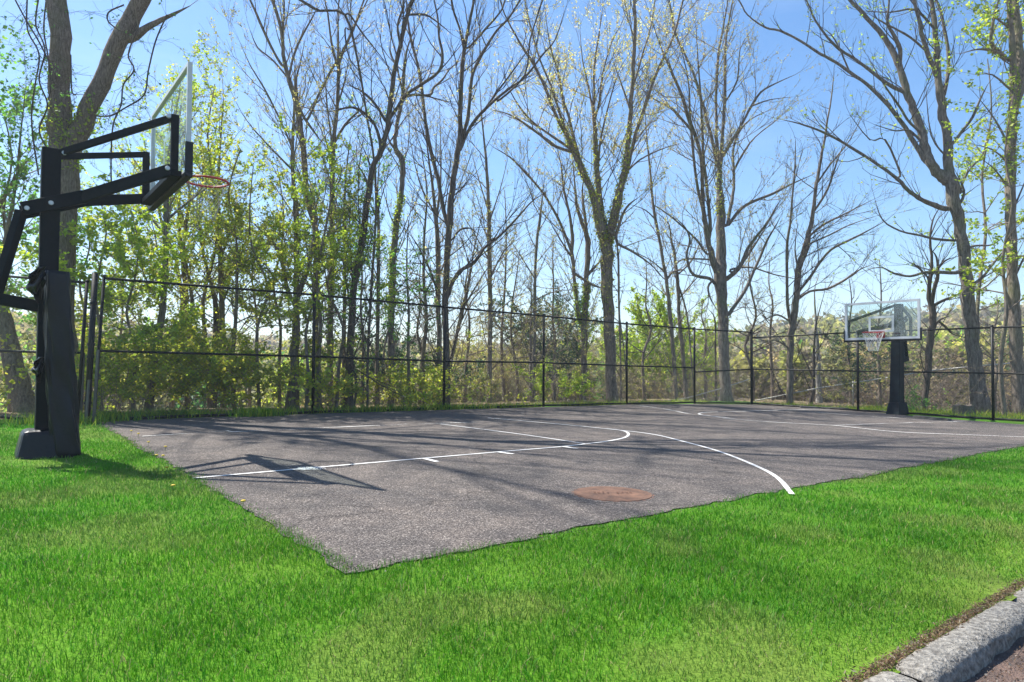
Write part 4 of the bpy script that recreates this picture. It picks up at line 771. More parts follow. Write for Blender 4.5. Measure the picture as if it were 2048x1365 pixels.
tree('right of the twin trunks behind the second tall fence post, dark and reaching the top', 16.8, [
 [(893, 818, 14), (893, 740, 14), (891, 640, 14), (892, 560, 14), (894, 500, 14), (899, 440, 14), (904, 380, 13), (911, 330, 12), (917, 300, 12), (920, 250, 10), (922, 180, 9), (927, 110, 9), (936, 60, 7), (948, 0, 5)],
 [(895, 450, 9), (885, 410, 9), (876, 360, 8), (866, 320, 8), (856, 275, 8), (848, 220, 7), (842, 165, 7), (834, 125, 6), (822, 80, 6), (814, 30, 4), (812, 0, 3)],
 [(918, 298, 9), (928, 265, 8), (936, 235, 8), (940, 190, 7), (945, 150, 7), (958, 120, 7), (975, 90, 6), (995, 60, 5), (1015, 40, 5), (1028, 20, 4), (1040, 0, 4)], [(920, 300, 8), (935, 265, 7), (955, 235, 7), (985, 205, 6), (1015, 180, 5), (1050, 155, 5), (1085, 110, 4), (1110, 80, 4), (1130, 20, 3)], [(968, 222, 6), (990, 190, 5), (1020, 150, 5), (1060, 95, 4)],
 [(929, 105, 6), (920, 60, 5), (908, 25, 5), (903, 0, 4)], [(944, 150, 4), (944, 120, 4), (946, 98, 4)], [(897, 590, 9), (905, 565, 8), (920, 542, 8), (945, 528, 8), (960, 510, 7), (968, 497, 6), (990, 480, 6), (1010, 462, 5), (1040, 430, 4), (1062, 405, 4), (1086, 388, 3)], [(904, 480, 4), (920, 460, 5), (940, 457, 4), (955, 468, 3)], [(938, 95, 5), (965, 65, 5), (1000, 25, 4), (1010, 0, 4)], [(1000, 200, 5), (1050, 150, 4), (1060, 80, 4), (1085, 0, 3)]],
 bark='bark_dark', tw='twig_dark', leaf=('bud', 1.5, .03))
tree('thin trunk bent right at the foot of the twin trunks', 18.5, [[(892, 808, 9), (899, 740, 9), (912, 677, 8), (920, 640, 8), (930, 600, 7), (940, 550, 5), (948, 500, 4), (962, 440, 3)], [(925, 620, 5), (960, 560, 4), (1000, 500, 3)], [(915, 660, 4), (945, 600, 4), (985, 560, 3)]], leaf=('olive', 4, .035))
tree('straight mossy trunk midway between the second and third tall fence posts', 18.8, [
 [(979, 805, 11), (980, 700, 10), (980, 600, 10), (979, 500, 10), (978, 430, 8), (975, 360, 7), (970, 300, 5), (964, 240, 4), (960, 180, 3)], [(980, 560, 4), (1010, 500, 3), (1050, 470, 3)], [(979, 640, 4), (1010, 610, 3), (1040, 590, 3)], [(978, 520, 4), (950, 470, 3), (925, 430, 3)], [(977, 450, 4), (1000, 380, 3), (1015, 320, 3)], [(976, 420, 4), (955, 350, 3), (940, 290, 2)], [(981, 680, 4), (1020, 650, 3)]],
 leaf=('olive', 6, .04), dens=1.3, ivy=((0,), 380, 400, 700, 'olive'))
tree('thin pale stem with a thin twin beside it, left of the third tall fence post', 19.6, [[(1067, 808, 8), (1067, 740, 8), (1070, 640, 7), (1070, 560, 6), (1073, 490, 6), (1080, 440, 6), (1084, 400, 3), (1090, 350, 2)], [(1062, 808, 6), (1061, 700, 6), (1062, 620, 4), (1063, 540, 3)], [(1072, 600, 3), (1105, 585, 3), (1150, 580, 2)], [(1071, 560, 3), (1040, 510, 3), (1020, 480, 2)]], leaf=('olive', 4, .035), bark='bark_grey', dens=1.3)
tree('slim forked trunk left of the great three-stemmed tree, green tuft at fence height', 20.2, [
 [(1165, 806, 14), (1167, 740, 14), (1168, 670, 14), (1171, 610, 12), (1173, 560, 12), (1175, 500, 12), (1173, 472, 11), (1163, 445, 8), (1153, 410, 7), (1150, 370, 5), (1146, 330, 4)], [(1174, 480, 7), (1171, 440, 6), (1166, 405, 6), (1165, 375, 4), (1170, 340, 3)], [(1172, 555, 7), (1185, 540, 8), (1198, 525, 9)],
 [(1157, 640, 7), (1152, 590, 7), (1148, 545, 8), (1144, 505, 9), (1145, 470, 8), (1138, 425, 6), (1128, 380, 5), (1122, 330, 4), (1112, 290, 3)], [(1144, 505, 7), (1132, 475, 6), (1115, 435, 6), (1085, 385, 5), (1050, 345, 5), (1020, 315, 4), (985, 294, 3)], [(1150, 548, 7), (1165, 558, 6), (1185, 570, 7), (1205, 577, 7)], [(1140, 510, 5), (1115, 470, 4), (1098, 440, 3)]],
 leaf=('olive', 4.5, .04), dens=1.2, ivy=((0, 3), 900, 560, 700, 'bright'))
tree('great tree splitting into three mossy stems, tallest in the middle of the photo', 19.8, [
 [(1224, 806, 25), (1221, 750, 22), (1219, 690, 24), (1216, 620, 25), (1213, 560, 26), (1214, 510, 28), (1211, 480, 26), (1206, 455, 22), (1202, 425, 17), (1197, 380, 13), (1193, 330, 11), (1191, 290, 10), (1189, 250, 9), (1187, 220, 8), (1189, 190, 6), (1188, 140, 5), (1196, 80, 4), (1204, 30, 3)],
 [(1208, 480, 18), (1198, 440, 20), (1189, 405, 16), (1180, 378, 13), (1167, 350, 14), (1157, 325, 14), (1147, 300, 13), (1135, 275, 9), (1120, 248, 7), (1107, 220, 7), (1096, 190, 7), (1083, 160, 6), (1065, 125, 6), (1045, 95, 5), (1028, 65, 4), (1010, 30, 3), (1000, 0, 3)],
 [(1217, 480, 20), (1229, 430, 20), (1237, 395, 19), (1244, 365, 14), (1250, 330, 11), (1255, 290, 11), (1260, 240, 10), (1264, 180, 9), (1268, 110, 8), (1270, 50, 7), (1268, 0, 6)],
 [(1240, 380, 11), (1252, 350, 9), (1262, 310, 8), (1272, 265, 8), (1288, 220, 7), (1308, 160, 7), (1325, 120, 6), (1348, 70, 5), (1365, 5, 4)], [(1150, 305, 8), (1130, 300, 7), (1105, 290, 6), (1080, 270, 6), (1045, 245, 5), (1015, 228, 4), (982, 220, 3)], [(1145, 300, 7), (1122, 285, 6), (1100, 270, 5), (1060, 240, 5), (1030, 200, 4), (1010, 160, 3)],
 [(1160, 330, 7), (1148, 280, 7), (1138, 235, 6), (1125, 195, 6), (1118, 150, 5), (1100, 90, 4), (1090, 20, 3)], [(1140, 285, 7), (1122, 235, 6), (1105, 180, 5), (1080, 120, 4), (1060, 50, 4), (1050, 0, 3)], [(1232, 468, 8), (1245, 430, 6), (1258, 410, 6), (1276, 396, 4)], [(1236, 488, 6), (1262, 502, 5), (1300, 528, 4), (1330, 560, 2)], [(1188, 235, 5), (1178, 180, 5), (1165, 120, 4), (1160, 60, 3)], [(1188, 245, 5), (1200, 200, 5), (1205, 150, 4), (1225, 80, 3), (1240, 55, 3)], [(1196, 350, 5), (1200, 290, 5), (1215, 220, 4), (1235, 150, 3), (1250, 120, 3)], [(1200, 410, 6), (1170, 340, 5), (1150, 290, 5)], [(1247, 350, 5), (1280, 320, 4), (1320, 300, 4), (1350, 290, 3)], [(1262, 225, 5), (1240, 160, 4), (1225, 120, 3)], [(1265, 180, 5), (1285, 110, 4), (1300, 60, 3), (1310, 0, 3)]],
 leaf=('pale', 7, .04), dens=1.15, side=1.05, ivy=((0, 1, 2), 1100, 260, 620, 'yg'), ttw=1.25)
tree('hanging vine-like stem right beside the great three-stemmed tree', 19.3, [[(1242, 806, 4), (1241, 700, 4), (1238, 600, 5), (1237, 520, 5), (1234, 480, 4), (1238, 430, 3)], [(1240, 640, 3), (1250, 720, 3), (1252, 790, 3)]], leaf=('olive', 5, .04), name='hanging_vine', cat='vine')
tree('slim trunk leaning left, left one of two between the fourth and fifth tall fence posts', 21.4, [[(1352, 800, 9), (1349, 740, 9), (1344, 680, 9), (1339, 620, 9), (1333, 560, 8), (1324, 510, 7), (1313, 450, 7), (1305, 400, 6), (1300, 340, 5), (1294, 280, 4), (1290, 220, 3)], [(1333, 560, 5), (1345, 545, 5), (1365, 540, 4), (1372, 545, 3)], [(1330, 545, 4), (1300, 520, 3), (1260, 500, 3)], [(1312, 440, 4), (1290, 420, 3), (1262, 410, 3)]], leaf=('bud', 3, .03), bark='bark')
tree('slim trunk, right one of two between the fourth and fifth tall fence posts, paler foot', 21.8, [[(1373, 808, 10), (1370, 760, 9), (1364, 690, 9), (1358, 620, 8), (1355, 560, 8), (1350, 510, 6), (1343, 485, 5), (1338, 450, 4), (1320, 430, 3)], [(1356, 570, 5), (1372, 620, 4), (1380, 690, 5), (1388, 790, 5)], [(1355, 550, 4), (1385, 520, 4), (1405, 470, 3)], [(1356, 600, 4), (1390, 560, 3)]], leaf=('bud', 3, .03), bark='bark')
tree('big fan-shaped tree with a scarred trunk just left of the court corner', 21.6, [
 [(1453, 812, 25), (1450, 750, 22), (1447, 690, 23), (1446, 640, 22), (1442, 590, 24), (1441, 555, 28), (1442, 520, 22), (1441, 470, 20), (1441, 430, 19), (1440, 400, 17), (1439, 360, 11), (1441, 330, 9), (1443, 300, 8), (1447, 240, 7), (1450, 180, 7), (1450, 130, 6), (1452, 80, 5), (1460, 30, 4), (1466, 0, 3)],
 [(1439, 350, 8), (1434, 290, 7), (1432, 220, 6), (1434, 150, 6), (1438, 100, 5), (1449, 40, 4), (1455, 0, 3)], [(1434, 330, 8), (1425, 285, 7), (1412, 235, 7), (1400, 190, 6), (1388, 150, 6), (1370, 110, 5), (1352, 70, 5), (1340, 10, 4)], [(1446, 312, 8), (1462, 285, 7), (1485, 245, 6), (1502, 215, 6), (1522, 185, 5), (1550, 168, 4), (1590, 150, 3)],
 [(1434, 545, 17), (1424, 515, 14), (1416, 480, 12), (1411, 450, 11), (1406, 415, 9), (1405, 370, 8), (1401, 310, 7), (1390, 270, 8), (1376, 235, 8), (1365, 195, 7), (1350, 160, 6), (1335, 125, 5), (1318, 85, 4), (1300, 30, 3)], [(1418, 480, 9), (1420, 440, 8), (1415, 390, 7), (1408, 330, 7), (1405, 280, 6), (1402, 200, 5), (1396, 120, 4), (1392, 50, 3)], [(1406, 420, 7), (1397, 385, 7), (1390, 340, 6), (1385, 290, 6), (1380, 230, 5), (1375, 150, 4), (1345, 40, 3)], [(1390, 270, 6), (1365, 240, 5), (1340, 215, 5), (1310, 200, 4), (1285, 180, 3)],
 [(1455, 450, 8), (1458, 430, 8), (1466, 390, 7), (1468, 350, 6), (1466, 310, 5), (1475, 270, 5), (1500, 240, 4), (1540, 220, 3)], [(1466, 345, 5), (1485, 310, 5), (1510, 275, 4), (1560, 235, 3)], [(1457, 450, 7), (1482, 418, 7), (1510, 402, 6), (1545, 388, 6), (1580, 370, 5), (1625, 350, 3)], [(1453, 558, 11), (1475, 540, 10), (1488, 518, 9), (1494, 500, 7), (1512, 475, 6), (1535, 445, 5), (1552, 415, 4), (1562, 400, 3)], [(1456, 556, 6), (1485, 525, 6), (1510, 490, 5), (1540, 440, 4)], [(1457, 628, 9), (1470, 612, 8), (1488, 585, 8), (1502, 555, 7), (1518, 520, 6), (1535, 480, 5), (1550, 455, 4), (1560, 435, 3)],
 [(1432, 570, 7), (1420, 558, 7), (1400, 554, 7), (1385, 548, 6), (1376, 528, 6), (1374, 505, 5), (1380, 480, 5), (1370, 455, 4), (1350, 435, 3)], [(1424, 562, 5), (1416, 575, 5), (1420, 595, 5), (1430, 614, 4)], [(1413, 508, 5), (1395, 482, 5), (1370, 458, 4), (1340, 432, 4), (1300, 405, 3)], [(1425, 520, 4), (1385, 518, 4), (1358, 523, 4), (1335, 555, 3)], [(1450, 205, 4), (1475, 160, 4), (1480, 100, 3), (1500, 65, 3)], [(1505, 212, 4), (1540, 200, 3), (1580, 195, 2)], [(1460, 540, 5), (1500, 535, 4), (1550, 550, 4), (1600, 560, 3)]],
 leaf=('bud', 6, .036), dens=1.15, side=1.05, ttw=1.15, bark='bark_grey', ivy=((0,), 300, 330, 430, 'yg'))
tree('thin pole tree close left of the fan-shaped tree', 21.9, [[(1432, 808, 5), (1431, 700, 4), (1430, 640, 4), (1418, 620, 2)], [(1431, 680, 2), (1410, 720, 2), (1395, 745, 2)]], leaf=('bud', 3, .03), bark='bark_dark')
tree('medium grey tree right of the court corner with limbs sweeping right', 21.2, [
 [(1579, 808, 15), (1580, 740, 14), (1580, 700, 14), (1583, 660, 14), (1590, 620, 13), (1594, 580, 13), (1597, 540, 13), (1605, 510, 12), (1614, 480, 10), (1622, 450, 9), (1628, 410, 8), (1633, 370, 7), (1640, 330, 6), (1647, 290, 5), (1655, 240, 4), (1662, 200, 4), (1668, 150, 3)],
 [(1582, 650, 8), (1575, 610, 7), (1574, 550, 6), (1574, 490, 6), (1580, 450, 5), (1585, 390, 4), (1590, 330, 4), (1591, 280, 3)], [(1596, 585, 6), (1620, 555, 6), (1640, 525, 6), (1662, 500, 5), (1690, 485, 5), (1730, 465, 4), (1775, 440, 3)], [(1594, 600, 6), (1620, 583, 5), (1655, 578, 5), (1690, 560, 5), (1715, 542, 4), (1742, 530, 3)], [(1610, 490, 6), (1622, 470, 5), (1650, 448, 5), (1690, 428, 4), (1745, 400, 3)], [(1606, 520, 6), (1618, 490, 6), (1622, 450, 5)], [(1627, 425, 5), (1655, 380, 5), (1672, 330, 4), (1690, 280, 3)], [(1636, 365, 4), (1660, 330, 4), (1700, 280, 3), (1730, 220, 2)], [(1615, 490, 4), (1660, 470, 4), (1700, 450, 3), (1760, 430, 2)], [(1575, 640, 4), (1555, 630, 4), (1530, 640, 3), (1500, 660, 2)], [(1598, 545, 5), (1590, 500, 4), (1595, 450, 3)], [(1582, 700, 4), (1550, 680, 4), (1520, 690, 3)]],
 leaf=('bud', 2, .03), dens=1.2, tw='twig_dark', wob=.16, up=.05)
tree('pale smooth dead trunk without branches, left of the far goal', 22.5, [[(1640, 812, 13), (1637, 750, 11), (1634, 690, 9), (1631, 640, 7), (1629, 598, 6)]], bark='bark_white', leaf=None, name='dead_trunk', cat='dead tree', dens=.1, ttw=.1)
tree('small dark crooked stem beside the pale dead trunk', 21.5, [[(1622, 806, 9), (1627, 770, 8), (1628, 700, 5), (1632, 650, 4), (1645, 600, 3)], [(1627, 760, 4), (1610, 720, 3), (1595, 690, 3)]], bark='bark_dark', tw='twig_dark', leaf=('bud', 1.5, .03))
tree('small gnarled dark tree directly right of the far goal', 18.7, [
 [(1850, 820, 11), (1852, 780, 12), (1857, 720, 13), (1862, 670, 14), (1866, 640, 14), (1862, 610, 12), (1858, 590, 9), (1860, 560, 8), (1864, 525, 6), (1860, 480, 5), (1866, 440, 4), (1878, 418, 3)], [(1863, 612, 9), (1868, 580, 8), (1876, 548, 7), (1873, 515, 5), (1862, 500, 3)], [(1866, 612, 7), (1885, 602, 6), (1905, 594, 6), (1918, 588, 5)], [(1868, 652, 6), (1880, 640, 5), (1900, 632, 4)], [(1880, 645, 5), (1892, 655, 5), (1905, 668, 4), (1922, 674, 3)], [(1878, 535, 5), (1890, 522, 5), (1906, 516, 5)], [(1860, 560, 4), (1835, 535, 4), (1815, 530, 3)], [(1862, 470, 3), (1875, 440, 3), (1890, 425, 3)]],
 bark='bark_dark', tw='twig_dark', leaf=('bud', .6, .03), ext=0, side=.8)
tree('massive smooth-barked tree leaning left, right of the far goal, limbs arching left', 18.2, [
 [(1962, 812, 38), (1956, 770, 32), (1948, 710, 28), (1942, 650, 27), (1936, 590, 26), (1931, 530, 25), (1924, 480, 24), (1917, 440, 24), (1908, 405, 26), (1902, 375, 28), (1898, 340, 20), (1897, 300, 19), (1889, 250, 18), (1884, 210, 17), (1878, 175, 16), (1875, 130, 12), (1872, 80, 11), (1868, 40, 10), (1862, 0, 9)],
 [(1896, 365, 22), (1880, 350, 22), (1864, 330, 20), (1855, 308, 18), (1846, 278, 17), (1838, 245, 17), (1826, 218, 16), (1815, 185, 15), (1804, 150, 14), (1795, 125, 13), (1782, 95, 12), (1765, 70, 11), (1742, 45, 9), (1720, 20, 8), (1700, 0, 7)],
 [(1872, 150, 10), (1858, 115, 10), (1846, 78, 9), (1838, 40, 8), (1828, 0, 7)], [(1888, 190, 8), (1896, 145, 7), (1896, 100, 7), (1888, 55, 6), (1877, 10, 5)], [(1852, 325, 10), (1834, 295, 10), (1818, 268, 9), (1795, 235, 8), (1768, 202, 8), (1735, 170, 7), (1700, 145, 7), (1672, 125, 6), (1640, 108, 6), (1600, 82, 5), (1560, 62, 5), (1530, 55, 4), (1495, 30, 3), (1480, 5, 3)],
 [(1816, 190, 9), (1805, 183, 9), (1778, 170, 8), (1745, 145, 7), (1712, 120, 6), (1680, 100, 6), (1655, 75, 5), (1630, 40, 4), (1615, 5, 3)], [(1892, 418, 12), (1870, 411, 11), (1845, 401, 9), (1822, 386, 8), (1802, 366, 8), (1782, 348, 7), (1750, 326, 6), (1710, 300, 6), (1680, 282, 5), (1640, 262, 5), (1600, 248, 4), (1565, 240, 3)], [(1800, 128, 7), (1800, 100, 9), (1790, 75, 8), (1775, 45, 6), (1778, 5, 4)],
 [(1905, 481, 6), (1870, 478, 6), (1840, 471, 5), (1800, 462, 4), (1765, 440, 4), (1750, 400, 3)], [(1910, 546, 8), (1880, 545, 7), (1850, 545, 6), (1820, 553, 5), (1790, 548, 4), (1760, 535, 3), (1720, 545, 2)], [(1940, 572, 7), (1962, 558, 6), (1985, 530, 5), (2005, 505, 4), (2030, 490, 3)], [(1928, 500, 5), (1950, 492, 5), (1985, 490, 4), (2010, 470, 3)], [(1915, 415, 6), (1928, 390, 6), (1922, 365, 5), (1912, 345, 4)], [(1905, 288, 7), (1925, 262, 6), (1945, 235, 6), (1960, 200, 5), (1975, 170, 4)], [(1920, 385, 5), (1935, 345, 5), (1965, 310, 4), (1975, 270, 3), (1990, 230, 3)], [(1800, 345, 5), (1770, 280, 4), (1740, 280, 4), (1700, 230, 3)], [(1838, 262, 6), (1815, 240, 5), (1800, 215, 5), (1765, 165, 4), (1740, 120, 3)], [(1855, 300, 5), (1820, 262, 5), (1790, 262, 4), (1750, 250, 3)], [(1850, 100, 5), (1820, 75, 5), (1785, 55, 5), (1740, 30, 3)], [(1870, 60, 5), (1830, 20, 5), (1780, 25, 4), (1720, 22, 3)], [(1700, 146, 4), (1670, 80, 4), (1650, 60, 3)], [(1890, 310, 4), (1862, 270, 4), (1852, 180, 3)]],
 bark='bark_grey', tw='twig_dark', leaf=('bright', .9, .06), ttw=.9, side=.85, spread=.2)
tree('straight leafy tree at the right edge of the photo', 17.4, [
 [(2038, 815, 26), (2036, 740, 25), (2031, 670, 25), (2028, 610, 23), (2025, 550, 21), (2023, 480, 20), (2021, 410, 20), (2022, 340, 21), (2024, 275, 20), (2027, 210, 17), (2027, 140, 14), (2023, 70, 12), (2018, 0, 10)], [(2026, 230, 16), (2042, 160, 18), (2036, 90, 18), (2028, 0, 16)], [(2012, 120, 9), (1998, 103, 8), (1982, 88, 7), (1986, 45, 6), (1998, 0, 4)], [(2010, 112, 7), (1985, 102, 6), (1955, 99, 5), (1925, 107, 4)], [(2022, 300, 6), (1990, 240, 5), (1960, 200, 4)], [(2020, 380, 5), (1990, 340, 4), (1965, 320, 4)], [(2022, 330, 5), (1985, 300, 4), (1950, 290, 3)], [(2021, 180, 5), (1985, 150, 4), (1950, 150, 3)], [(2024, 60, 5), (1980, 30, 4), (1945, 20, 3)], [(2026, 420, 6), (2060, 340, 5)], [(2027, 560, 5), (2055, 500, 4)]],
 leaf=('bright', 6, .085), bark='bark', ivy=((0,), 900, 100, 360, 'bright'), dens=.9, side=.9)
# vines hanging on the big left tree
for i, (pts, lb) in enumerate((([(52, 0), (58, 60), (78, 110), (70, 170), (62, 230), (72, 290), (80, 350)], 'outermost dark vine hanging left of the huge forked tree'), ([(75, 0), (72, 50), (88, 100), (80, 160), (92, 210), (82, 260), (95, 300)], 'dark vine hanging between the outermost one and the left stem'), ([(95, 5), (85, 60), (96, 120), (100, 170), (98, 200)], 'short dark vine against the left stem of the forked tree'), ([(30, 0), (50, 40), (80, 90), (98, 130)], 'dark vine slanting across the top left corner'), ([(275, 60), (262, 110), (268, 140), (250, 170), (240, 210), (228, 250), (224, 320), (222, 380)], 'long dark vine hanging from the right stem above the near goal'), ([(330, 30), (312, 80), (296, 140), (285, 190), (250, 215), (218, 232), (190, 232)], 'looping dark vine between the right stem and the near backboard'), ([(142, 110), (142, 160), (148, 185), (152, 190)], 'short vine stub on the right side of the left stem'), ([(250, 10), (215, 25), (215, 45), (240, 62)], 'small curled vine left of the leaning stem'))):
    q = at(*pts[0], 12); root = empty('vine', q, lb, 'vine', 'vines hanging on the forked tree'); T = Batch(); B = Batch(); dp = densify([(*at(x+rnd.gauss(0, 2), y, 11.9+rnd.uniform(-.15, .15)), .009) for x, y in pts], 6); T.add([p[:3] for p in dp], [.014]*len(dp), 5)
    for k in range(2, len(dp)):
        if rnd.random() < .85: twig(B, dp[k][:3], nrmd((rnd.gauss(0, 1), rnd.gauss(0, .4), rnd.gauss(-.2, .8))), rnd.uniform(.2, .75), .005, 1, ('green', 1.0, .05), -.1, .4)
    T.build('vine_stem', ['twig_dark'], root); B.build('twigs', ['twig_dark', 'leaf'], root)
# ------------------------------------------------------------------ leafy saplings of the understory
SP = [
 (20, 13.6, 215, ('green', 8, .085), 'leafy dark green sapling at the left edge, under the vines', 20, .34), (-60, 13.2, 120, ('green', 8, .085), 'leafy green sapling mostly cut off by the left edge', 20, .34), (90, 14.5, 330, ('green', 9, .08), 'green leafy sapling seen between the near pole and the left edge', 18, .34),
 (205, 12.2, 395, ('bright', 16, .075), 'fresh green maple sapling below the lower arm of the near goal', 20, .38), (265, 12.5, 420, ('bright', 15, .075), 'maple sapling with broad bright leaves under the near backboard', 20, .4), (165, 14.4, 430, ('yg', 10, .06), 'yellow-green sapling just left of the gate post', 18, .34),
 (375, 14.2, 175, ('yg', 11, .05), 'tall yellow-green sapling right of the near hoop', 26, .28), (420, 15.4, 165, ('yg', 10, .05), 'tall yellow-green sapling whose top is the highest leaf mass left of centre', 26, .26), (345, 15.8, 215, ('olive', 8, .045), 'olive budding sapling seen through the near hoop', 22, .28), (470, 14.2, 300, ('yg', 13, .055), 'rounded yellow-green sapling above the first wide fence bay', 24, .3),
 (520, 13.9, 330, ('yg', 12, .055), 'yellow-green sapling left of the double-stemmed tree', 24, .3), (560, 15.2, 330, ('bright', 12, .055), 'bright sapling crossing in front of the double-stemmed tree', 22, .3), (640, 14.0, 285, ('bright', 15, .06), 'bright green sapling topping out left of the leaning trunk', 26, .27), (672, 14.3, 330, ('bright', 14, .06), 'bright green sapling tight against the leaning trunk', 22, .28), (612, 13.6, 360, ('bright', 12, .06), 'low bright sapling in front of the first tall fence post', 20, .3),
 (725, 15.5, 430, ('green', 11, .055), 'green sapling between the leaning and the crooked trunks', 18, .3), (815, 16.0, 440, ('green', 9, .05), 'light green sapling right of the crooked grey tree', 18, .28), (840, 17.6, 520, ('dark', 14, .06), 'dusky green young evergreen left of the twin trunks', 22, .3),
 (305, 16.5, 520, ('olive', 7, .05), 'dull olive sapling deep behind the gate', 18, .34), (240, 17, 470, ('olive', 7, .05), 'twiggy olive sapling deep behind the first fence bay', 18, .34), (500, 17.5, 420, ('olive', 7, .045), 'twiggy olive sapling deep behind the first wide bay', 18, .32), (930, 19.5, 470, ('olive', 4, .035), 'fine twiggy sapling between the twin trunks and the mossy trunk', 26, .3), (1035, 20.5, 500, ('olive', 4, .035), 'fine twiggy sapling left of the thin pale stem', 22, .3), (1110, 20.6, 470, ('olive', 4.5, .035), 'fine twiggy sapling between the pale stem and the forked trunk', 24, .3),
 (850, 17.2, 300, ('bud', 3, .03), 'bare twiggy sapling filling the gap left of the twin trunks', 30, .26), (1010, 21, 380, ('bud', 3, .03), 'tall bare twiggy sapling between mossy trunk and pale stem', 28, .24), (1290, 21.6, 520, ('bud', 2.5, .03), 'bare twiggy sapling right of the great three-stemmed tree', 20, .28), (1505, 23, 470, ('bud', 4, .032), 'twiggy budding sapling behind the court corner', 26, .28), (1545, 23.5, 520, ('olive', 4, .035), 'greenish twiggy sapling right of the court corner', 24, .28), (1700, 23, 560, ('bud', 1.5, .03), 'bare reddish shrub-like sapling behind the far backboard, left', 20, .34), (1760, 22, 520, ('bud', 1.2, .03), 'bare reddish sapling behind the far backboard, right', 22, .32), (1410, 24, 600, ('olive', 4, .035), 'olive twiggy sapling left of the fan-shaped tree', 18, .28),
 (1990, 20, 590, ('bud', 2, .03), 'bare tangle of a sapling between the two big right-hand trunks', 24, .3), (2010, 16.6, 200, ('bright', 7, .085), 'bright leafed sapling hanging before the right-edge tree', 22, .2), (1960, 21, 120, ('bright', 6, .08), 'airy green-leafed sapling between the two big right-hand trees', 26, .16), (1940, 22, 640, ('bud', 2, .03), 'low bare sapling behind the massive leaning tree', 16, .34)]
for (x, D, yt, lf, lb, nb, bl) in SP:
    sapling(lb, x, D, yt, lf, w=7 if yt > 300 else 9, nb=nb, brL=bl, group='saplings behind the fence', first=.34 if D < 18 and x > 150 else .3, tw='twig_dark' if lf[0] == 'bud' else 'twig')
# ------------------------------------------------------------------ shrubs
def shrub(label, x, D, r, h, leaf, n=11, tw='twig_pale', name='shrub'):
    q = at(x, 800, D); gz = float(terr(q[0], q[1])); root = empty(name, (q[0], q[1], gz), label, 'shrub', 'shrubs behind the fence'); B = Batch()
    for _ in range(n):
        a = rnd.uniform(0, 6.283); t = rnd.random()**.5; d = nrmd((math.cos(a)*r*t, math.sin(a)*r*t, h)); p = (q[0]+math.cos(a)*r*.3*t, q[1]+math.sin(a)*r*.3*t, gz-.05)
        twig(B, p, d, h*rnd.uniform(.7, 1.15), .008, 2, leaf, -.02, .2, 0, 1.1)
    B.build('foliage', [tw, 'leaf'], root); return root
for a in (('bright lime shrub low behind the third tall fence post', 1120, 18.6, .9, .95, ('bright', 22, .06)), ('dark green evergreen shrub left of the forked trunk', 1085, 22, 1.0, 2.6, ('dark', 34, .06)), ('bluish dark evergreen shrub low behind the leaning trunk', 735, 17.5, 1.2, 1.5, ('dark', 34, .06)), ('dark evergreen shrub behind the twin trunks', 850, 19.5, 1.4, 1.4, ('dark', 30, .06)), ('yellow-green shrub at the foot of the first fence post', 215, 11.6, .6, 1.0, ('yg', 20, .055)), ('yellow shrub low in the first fence bay', 275, 12.6, .8, 1.3, ('yg', 12, .07)), ('yellow-green shrub at the foot of the kinked grey tree', 335, 13, .9, 1.2, ('yg', 12, .07)), ('wide yellow-green shrub low in the middle of the first wide bay', 400, 13.4, 1, 1.5, ('yg', 12, .07)), ('yellow-green shrub left of the double-stemmed tree base', 500, 13.9, 1, 1.5, ('yg', 12, .07)), ('leafy shrub right behind the first tall fence post', 655, 14, .8, 1.0, ('yg', 12, .07)), ('yellow shrub at the foot of the crooked grey tree', 800, 15.5, .9, 1.0, ('yg', 12, .07)), ('low yellow-green shrub left of the second tall fence post', 850, 15.8, .7, .8, ('yg', 12, .07)), ('green shrub right of the second tall fence post', 950, 17, .8, .8, ('olive', 16, .05)), ('greenish shrub left of the far goal pole', 1730, 19.4, 1, 1.3, ('olive', 12, .05)), ('evergreen shrub behind the far net', 1745, 22, 1.1, 1.7, ('dark', 20, .06)), ('small green shrub just right of the far goal base', 1845, 17.6, .5, .5, ('green', 16, .05)), ('mossy green bush far behind the fourth tall fence post', 1300, 26, 1.6, 2.8, ('bright', 22, .08)), ('olive bush deep behind the third bay', 1010, 24, 1.6, 2.4, ('olive', 18, .07))): shrub(*a)
# ------------------------------------------------------------------ undergrowth and brush (uncountable)
def thicket(name, label, n, ux, vx, hfun, leaf_of, tws, cat):
    B = Batch()
    for _ in range(n):
        u = rnd.uniform(*ux); v = rnd.uniform(*vx); x, y = uv2xy(u, v); gz = float(terr(x, y)); h = hfun(u, v)*rnd.uniform(.6, 1.2)
        d = nrmd((rnd.gauss(0, .45), rnd.gauss(0, .45), 1)); twig(B, (x, y, gz-.05), d, h, .007, 2, leaf_of(u, v), -.05, .26, 0 if rnd.random() < .6 else 1, 1.0)
    o = B.build(name, tws+['leaf'], None, leaf_mi=2); return tag(o, label, cat, kind='stuff')
thicket('undergrowth', 'dense yellow-green leafy undergrowth behind the left and middle bays of the back fence', 85, (-5, 9.5), (5.1, 8.5), lambda u, v: .9+.2*(v-5)-.03*max(u, 0), lambda u, v: ('yg' if rnd.random() < .7 else ('bright' if rnd.random() < .45 else 'olive'), 4.5, .08), ['twig', 'twig_pale'], 'undergrowth')
thicket('brush', 'tangle of bare brown and olive brush behind the right half of the back fence', 420, (8.5, 24), (5.2, 14), lambda u, v: 1.1+.16*(v-5), lambda u, v: (('olive' if rnd.random() < .5 else 'brown') if rnd.random() < .9 else 'yg', 3, .045), ['twig', 'twig_pale'], 'brush')
